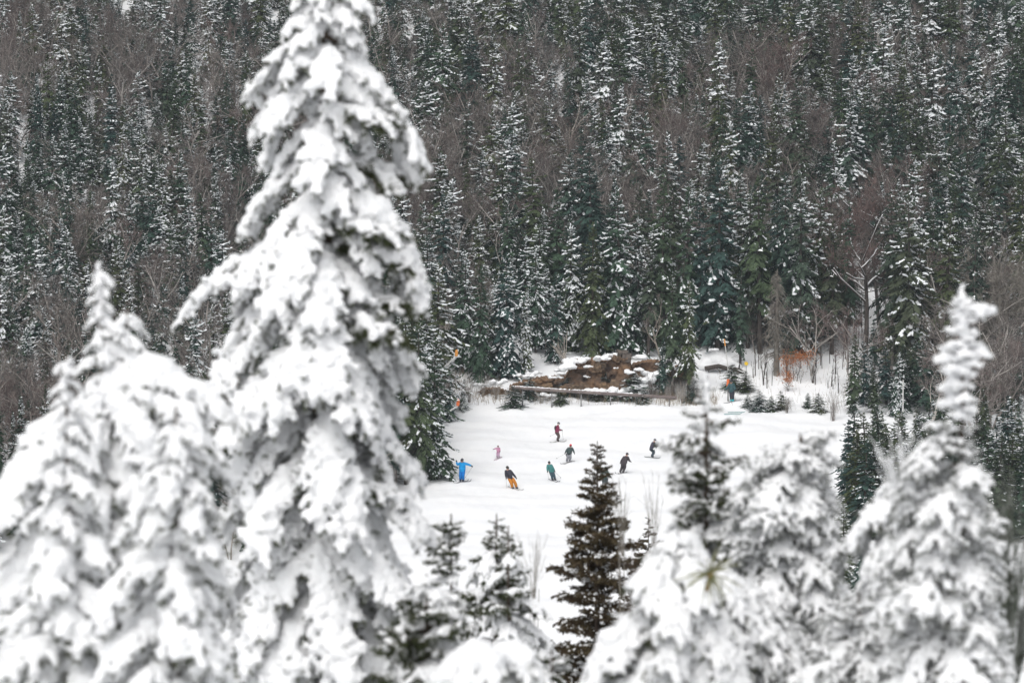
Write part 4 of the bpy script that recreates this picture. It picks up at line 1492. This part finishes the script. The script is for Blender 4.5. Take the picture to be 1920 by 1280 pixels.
def person(label, px, row, H, yaw, jacket, pants, boots, helmet, lean=0., bend=.25, crouch=.25, armL=(-.15, .25, -.30, .30, -.10), armR=(.15, .25, -.30, .30, -.10), gloves=(.02, .02, .022), stance=.13, split=0., pack=None, scarf=None, skis=None, poles=(), ski_c=(.30, .31, .33), face=(0, 0)):
    """yaw: the way the body faces, 0 = away from the camera (+y), 90 = to the right; arm: elbow x, z (from shoulder), hand x, forward, z (from elbow), in body axes"""
    p = ground_at(px, row, 300, 380)
    k = H * 1.05 / 1.75
    cy, sy = math.cos(-R(yaw)), math.sin(-R(yaw))

    def W(x, y, z):
        # body axes -> world offsets, sideways lean in the picture plane
        X, Y = x * cy - y * sy, x * sy + y * cy
        return np.array([X + lean * z, Y, z]) * k

    drop = .10 * crouch / .25
    hipz = .90 - drop
    hipy = -.10 * crouch / .25
    ch = np.array([0, hipy + .42 * math.sin(bend), hipz + .42 * math.cos(bend)])
    nk = ch + np.array([0, .15 * math.sin(bend), .17 * math.cos(bend)])
    hd = nk + np.array([0, .05, .14])
    J = [('pelvis', W(0, hipy, hipz), .165, .125), ('chest', W(*ch), .185, .135), ('neck', W(*nk), .075, .075), ('head', W(*hd), .12, .13)]
    E = [(0, 1), (1, 2), (2, 3)]
    reg = {(0, 1): 'jacket', (1, 2): 'jacket', (2, 3): 'skin'}
    hands, feet = [], []
    for sg, arm in ((-1, armL), (1, armR)):
        sh = ch + np.array([sg * .19, 0, .08])
        el = sh + np.array([arm[0], arm[1] * .6, arm[2]])
        ha = el + np.array([arm[0] * .6 if len(arm) < 6 else arm[5], arm[3], arm[4]])
        i = len(J)
        J += [('sh', W(*sh), .075, .075), ('el', W(*el), .058, .058), ('ha', W(*ha), .045, .045)]
        E += [(1, i), (i, i + 1), (i + 1, i + 2)]
        reg[(1, i)] = reg[(i, i + 1)] = reg[(i + 1, i + 2)] = 'jacket'
        hands.append((W(*ha), unit(W(*ha) - W(*el))))
        fx = sg * stance
        fy = split * sg
        hp = np.array([sg * .095, hipy, hipz - .08])
        kn = np.array([fx * .95, hipy * .2 + .16 * crouch / .25 + fy * .6, .47 - drop * .35])
        an = np.array([fx, fy - .02, .10])
        to = np.array([fx, fy + .16, .05])
        i = len(J)
        J += [('hip', W(*hp), .105, .105), ('kn', W(*kn), .078, .078), ('an', W(*an), .062, .062), ('to', W(*to), .05, .045)]
        E += [(0, i), (i, i + 1), (i + 1, i + 2), (i + 2, i + 3)]
        reg[(0, i)] = reg[(i, i + 1)] = reg[(i + 1, i + 2)] = 'pants'
        reg[(i + 2, i + 3)] = 'boots'
        feet.append(W(fx, fy, 0))
    me = bpy.data.meshes.new('tmp')
    me.from_pydata([j[1] for j in J], E, [])
    o = bpy.data.objects.new('tmp', me)
    C.objects.link(o)
    o.modifiers.new('skin', 'SKIN')
    me.skin_vertices.new() if not me.skin_vertices else None
    for i, j in enumerate(J):
        f_ = 1.0 if j[0] in ('head', 'neck') else 1.62
        me.skin_vertices[0].data[i].radius = (j[2] * k * f_, j[3] * k * f_)
        me.skin_vertices[0].data[i].use_root = i == 0
    ss = o.modifiers.new('sub', 'SUBSURF')
    ss.levels = ss.render_levels = 2
    dg = bpy.context.evaluated_depsgraph_get()
    out = bpy.data.meshes.new_from_object(o.evaluated_get(dg))
    bpy.data.objects.remove(o)
    names = ['jacket', 'pants', 'boots', 'skin']
    cols = [jacket, pants, boots, SKIN]
    out.materials.clear()
    for c in cols:
        out.materials.append(cm(c))
    co = np.array([f.center[:] for f in out.polygons])
    best = np.full(len(co), 9.0)
    mi = np.zeros(len(co), int)
    for (a, b), rg_ in reg.items():
        A, B = J[a][1], J[b][1]
        t_ = np.clip(((co - A) @ (B - A)) / ((B - A) @ (B - A)), 0, 1)
        dd = np.linalg.norm(co - (A + t_[:, None] * (B - A)), axis=1) - (J[a][2] * (1 - t_) + J[b][2] * t_) * k
        q = dd < best
        best[q] = dd[q]
        mi[q] = names.index(rg_)
    mi[(mi == 1) & (co[:, 2] > (hipz + .02) * k)] = 0          # jacket hem
    out.polygons.foreach_set('material_index', mi.astype(np.int32))
    out.polygons.foreach_set('use_smooth', np.ones(len(out.polygons), bool))
    out.update()
    t = thing('person', label, 'person', p + np.array([0, 0, .045]))
    new('body', out, t)
    # helmet, goggles, nose
    hc = W(*hd) + np.array([0, 0, .045 * k])
    fdir = unit(W(0, 1, 0) - W(0, 0, 0))
    bm = bmesh.new()
    bmesh.ops.create_uvsphere(bm, u_segments=16, v_segments=10, radius=1)
    bmesh.ops.delete(bm, geom=[v for v in bm.verts if v.co.z < -.25], context='VERTS')
    hm = bpy.data.meshes.new('helmet')
    bm.to_mesh(hm)
    bm.free()
    hm.polygons.foreach_set('use_smooth', np.ones(len(hm.polygons), bool))
    hm.materials.append(cm(helmet, .4))
    h = new('helmet', hm, t, hc, 0, (.122 * k, .135 * k, .135 * k))
    m_ = MB()
    rt = np.array([fdir[1], -fdir[0], 0])
    arc = [hc + (fdir * math.cos(a) + rt * math.sin(a)) * .118 * k - np.array([0, 0, .03 * k]) for a in np.linspace(-1.1, 1.1, 9)]
    m_.tube(arc, .032 * k, 6)
    new('goggles', m_.mesh('goggles', cm((.03, .03, .035), .2), True), t)
    m_ = MB()
    m_.tube([hc + fdir * .10 * k - [0, 0, .07 * k], hc + fdir * .125 * k - [0, 0, .095 * k]], [.012 * k, .018 * k], 6)
    new('nose', m_.mesh('nose', cm(SKIN), True), t)
    # gloved hands with fingers
    for hp_, hd_ in hands:
        m_ = MB()
        n1 = unit(np.cross(hd_, [.1, .3, 1]))
        n2 = np.cross(hd_, n1)
        m_.tube([hp_ - hd_ * .02 * k, hp_ + hd_ * .05 * k, hp_ + hd_ * .09 * k], [.042 * k, .05 * k, .042 * k], 8)
        for f in range(4):
            q = hp_ + hd_ * .085 * k + n1 * (f - 1.5) * .021 * k
            m_.tube([q, q + (hd_ * .035 + n2 * .015) * k, q + (hd_ * (.040 - .006 * abs(f - 1)) + n2 * .045) * k], .0115 * k, 5)
        q = hp_ + hd_ * .03 * k + n1 * .045 * k
        m_.tube([q, q + (hd_ * .03 + n1 * .02 + n2 * .02) * k, q + (hd_ * .045 + n2 * .045) * k], .013 * k, 5)
        new('glove', m_.mesh('glove', cm(gloves), True), t)
    if pack:
        bm = bmesh.new()
        bmesh.ops.create_cube(bm, size=2)
        bmesh.ops.bevel(bm, geom=bm.edges[:], offset=.5, segments=3, affect='EDGES')
        pm = bpy.data.meshes.new('backpack')
        bm.to_mesh(pm)
        bm.free()
        pm.materials.append(cm(pack))
        bc = W(ch[0], ch[1] - .20, ch[2] - .05)
        new('backpack', pm, t, bc, -R(yaw), (.15 * k, .08 * k, .22 * k))
    if scarf:
        m_ = MB()
        q = W(*nk)
        m_.tube([q + np.array([math.cos(a), math.sin(a), 0]) * .07 * k + [0, 0, .01] for a in np.linspace(0, 6.28, 12)], .035 * k, 6)
        new('collar', m_.mesh('collar', cm(scarf), True), t)
    # skis
    sd = skis if skis is not None else (math.sin(R(yaw)), math.cos(R(yaw)))
    sd = unit([sd[0], sd[1], 0])
    for ft in feet:
        m_ = MB()
        L = 1.5 * k
        ptsL = []
        f0 = p + ft
        Vv, Fq = [], []
        for q in np.linspace(-.45, .55, 12):
            c = f0 + sd * L * q
            c[2] = gz(c[0], c[1]) + .035 + (0 if q < .45 else (q - .45) * 1.3) + (0 if q > -.4 else (-.4 - q) * .6)
            sw = np.array([sd[1], -sd[0], 0]) * (.036 + .014 * abs(q) * 2) * (1 if q < .53 else .4)
            Vv += [c - sw - f0, c + sw - f0, c + sw - f0 - [0, 0, .025], c - sw - f0 - [0, 0, .025]]
        for q in range(11):
            b_ = q * 4
            Fq += [(b_, b_ + 1, b_ + 5, b_ + 4), (b_ + 1, b_ + 2, b_ + 6, b_ + 5), (b_ + 2, b_ + 3, b_ + 7, b_ + 6), (b_ + 3, b_, b_ + 4, b_ + 7)]
        Fq += [(0, 3, 2, 1), (44, 45, 46, 47)]
        m_.add(Vv, Fq)
        s_ = new('ski', m_.mesh('ski', cm(ski_c, .4)), None, f0)
        tag(s_, 'ski under the ' + label.split(' skier')[0].split(',')[0] + ' skier', 'ski', 'skis worn on the piste')
    for (hi, dx, dy, dz) in poles:
        h0 = p + hands[hi][0] + hands[hi][1] * .07 * k
        e = np.array([dx, dy, dz]) * k
        m_ = MB()
        m_.tube([-e * .06, e * .5, e], .011, 6)
        o = new('ski_pole', None, None, h0)
        new('shaft', m_.mesh('shaft', cm((.25, .25, .25), .4), True), o)
        m_ = MB()
        m_.tube([e * .93, e * .94], .05, 8)
        new('basket', m_.mesh('basket', cm((.04, .04, .04)), True), o)
        m_ = MB()
        m_.tube([-e * .06, e * .07], .018, 6)
        new('grip', m_.mesh('grip', cm((.03, .03, .03)), True), o)
        tag(o, 'thin pole held by the ' + label.split(' skier')[0].split(',')[0] + ' skier', 'ski pole', 'ski poles in use')
    return t


DK = (.035, .036, .042)
person('bright blue suited skier with arms spread wide beside the corner spruces', 866, 903, 1.76, 195, (.01, .27, .62), (.008, .16, .50), (.02, .03, .05), (.09, .09, .10), crouch=.12, bend=.05,
       armL=(-.28, 0, -.06, .05, -.10, -.27), armR=(.20, .1, -.10, .05, .24, .03), scarf=(.62, .42, .38), skis=(.75, .66), poles=[(0, -.55, .0, -.85)], stance=.11, lean=.02)
person('orange trousered skier in dark jacket leaning into a turn', 966, 917, 1.80, 160, (.045, .045, .058), (.52, .20, .03), (.10, .10, .11), (.04, .035, .03), lean=-.40, bend=.2, crouch=.2, pack=(.05, .045, .05),
       armL=(-.10, .1, -.27, .10, -.20), armR=(.12, .1, -.26, .02, -.20), skis=(.55, -.8), poles=[(1, .03, 0, -.85)], stance=.16, ski_c=(.5, .5, .5))
person('teal jacketed skier with slate trousers gliding with poles trailing', 1039, 901, 1.50, 165, (.065, .22, .21), (.05, .085, .11), DK, (.04, .045, .05), lean=-.30, bend=.12, crouch=.18,
       armL=(-.05, .1, -.28, .08, -.20), armR=(.13, .15, -.26, .10, -.22), skis=(.5, -.85), poles=[(1, .12, .1, -.65), (0, .55, .3, -.55)], stance=.12)
person('maroon jacketed skier standing in profile highest on the piste', 1045, 828, 1.58, 80, (.20, .035, .075), (.085, .065, .06), (.03, .03, .03), (.05, .05, .05), lean=.06, bend=.08, crouch=.22,
       armL=(-.03, .1, -.28, .25, -.02), armR=(.03, .1, -.28, .25, -.02), pack=(.03, .03, .03), skis=(1, -.12), poles=[(0, -1.0, 0, -.55), (1, .1, 0, -.8)], stance=.10, ski_c=(.3, .3, .28))
person('red-hatted skier in dark green jacket and grey trousers', 1065, 867, 1.50, 170, (.06, .085, .085), (.22, .225, .25), (.25, .25, .27), (.65, .06, .08), lean=.16, bend=.2, crouch=.35,
       armL=(-.14, .1, -.22, .12, -.18), armR=(.14, .1, -.22, .12, -.16), skis=(-.7, -.7), poles=[(1, -.8, .2, -.45)], ski_c=(.5, .5, .5))
person('black clad skier with hooded jacket seen from behind', 1165, 887, 1.62, 20, (.060, .050, .055), (.065, .058, .062), (.08, .08, .08), (.06, .05, .055), lean=.30, bend=.25, crouch=.25,
       armL=(-.12, .1, -.26, .10, -.18), armR=(.14, .1, -.25, .16, -.08), skis=(-.5, -.85), ski_c=(.35, .35, .35))
person('charcoal suited skier sliding sideways in profile with bent knees', 1222, 858, 1.55, 75, (.065, .060, .085), (.060, .080, .095), (.05, .06, .065), (.075, .07, .075), lean=.10, bend=.35, crouch=.3,
       armL=(-.03, .15, -.26, .22, -.10), armR=(.03, .15, -.24, .22, -.02), skis=(1, -.28), stance=.08, ski_c=(.28, .30, .30))
person('small child skier in pale pink suit reaching one arm out', 934, 859, 1.02, 190, (.55, .27, .40), (.50, .33, .45), (.4, .3, .36), (.22, .12, .14), bend=.15, crouch=.3,
       armL=(-.06, .1, -.24, .12, -.12), armR=(.26, .1, -.08, .1, -.05), skis=(-.5, -.8), ski_c=(.6, .5, .55))
person('teal capped skier half hidden behind the dark brownish spruce', 1134, 915, 1.62, 175, (.10, .16, .15), (.06, .07, .07), DK, (.12, .17, .17), lean=.02, bend=.15, crouch=.2, skis=(.3, -.9))
person('dark trousered skier with turquoise boots waiting beside the padded post', 1373, 753, 1.78, 200, (.05, .10, .11), (.035, .035, .05), (.05, .45, .50), (.05, .05, .05), lean=-.06, bend=.05, crouch=.1, stance=.08, skis=(.9, .3))
for i, (px, rw) in enumerate([(1374, 777), (1381, 774)]):
    p = ground_at(px, rw)
    m_ = MB()
    e = np.array([.75, .12, 0])
    for q0, q1, w in [(-1, .8, .05)]:
        V = [e * q0, e * .8, e * 1.05 + [0, 0, .08]]
        m_.tube(V, [.05, .05, .02], 6)
    o = new('ski', m_.mesh('ski', cm((.30, .42, .42), .4)), None, p + np.array([0, 0, .05]))
    tag(o, 'loose teal-grey ski of a pair lying at the top of the piste', 'ski', 'pair of loose skis')
# ------------------------------------------------------------------ thin winter air between here and the far wood
hz = bpy.data.materials.new('haze')
hz.use_nodes = True
nt = hz.node_tree
nt.nodes.clear()
ho = nt.nodes.new('ShaderNodeOutputMaterial')
hv = nt.nodes.new('ShaderNodeVolumePrincipled')
hv.inputs['Color'].default_value = (.80, .90, 1.0, 1)
hv.inputs['Density'].default_value = 0.00014
nt.links.new(hv.outputs[0], ho.inputs['Volume'])
m_ = MB()
m_.box((0, 1050, 80), (1501, 1455, 130))
haze = new('haze', m_.mesh('haze', hz))
tag(haze, 'faint pale winter haze over the whole valley', None, None, 'stuff')
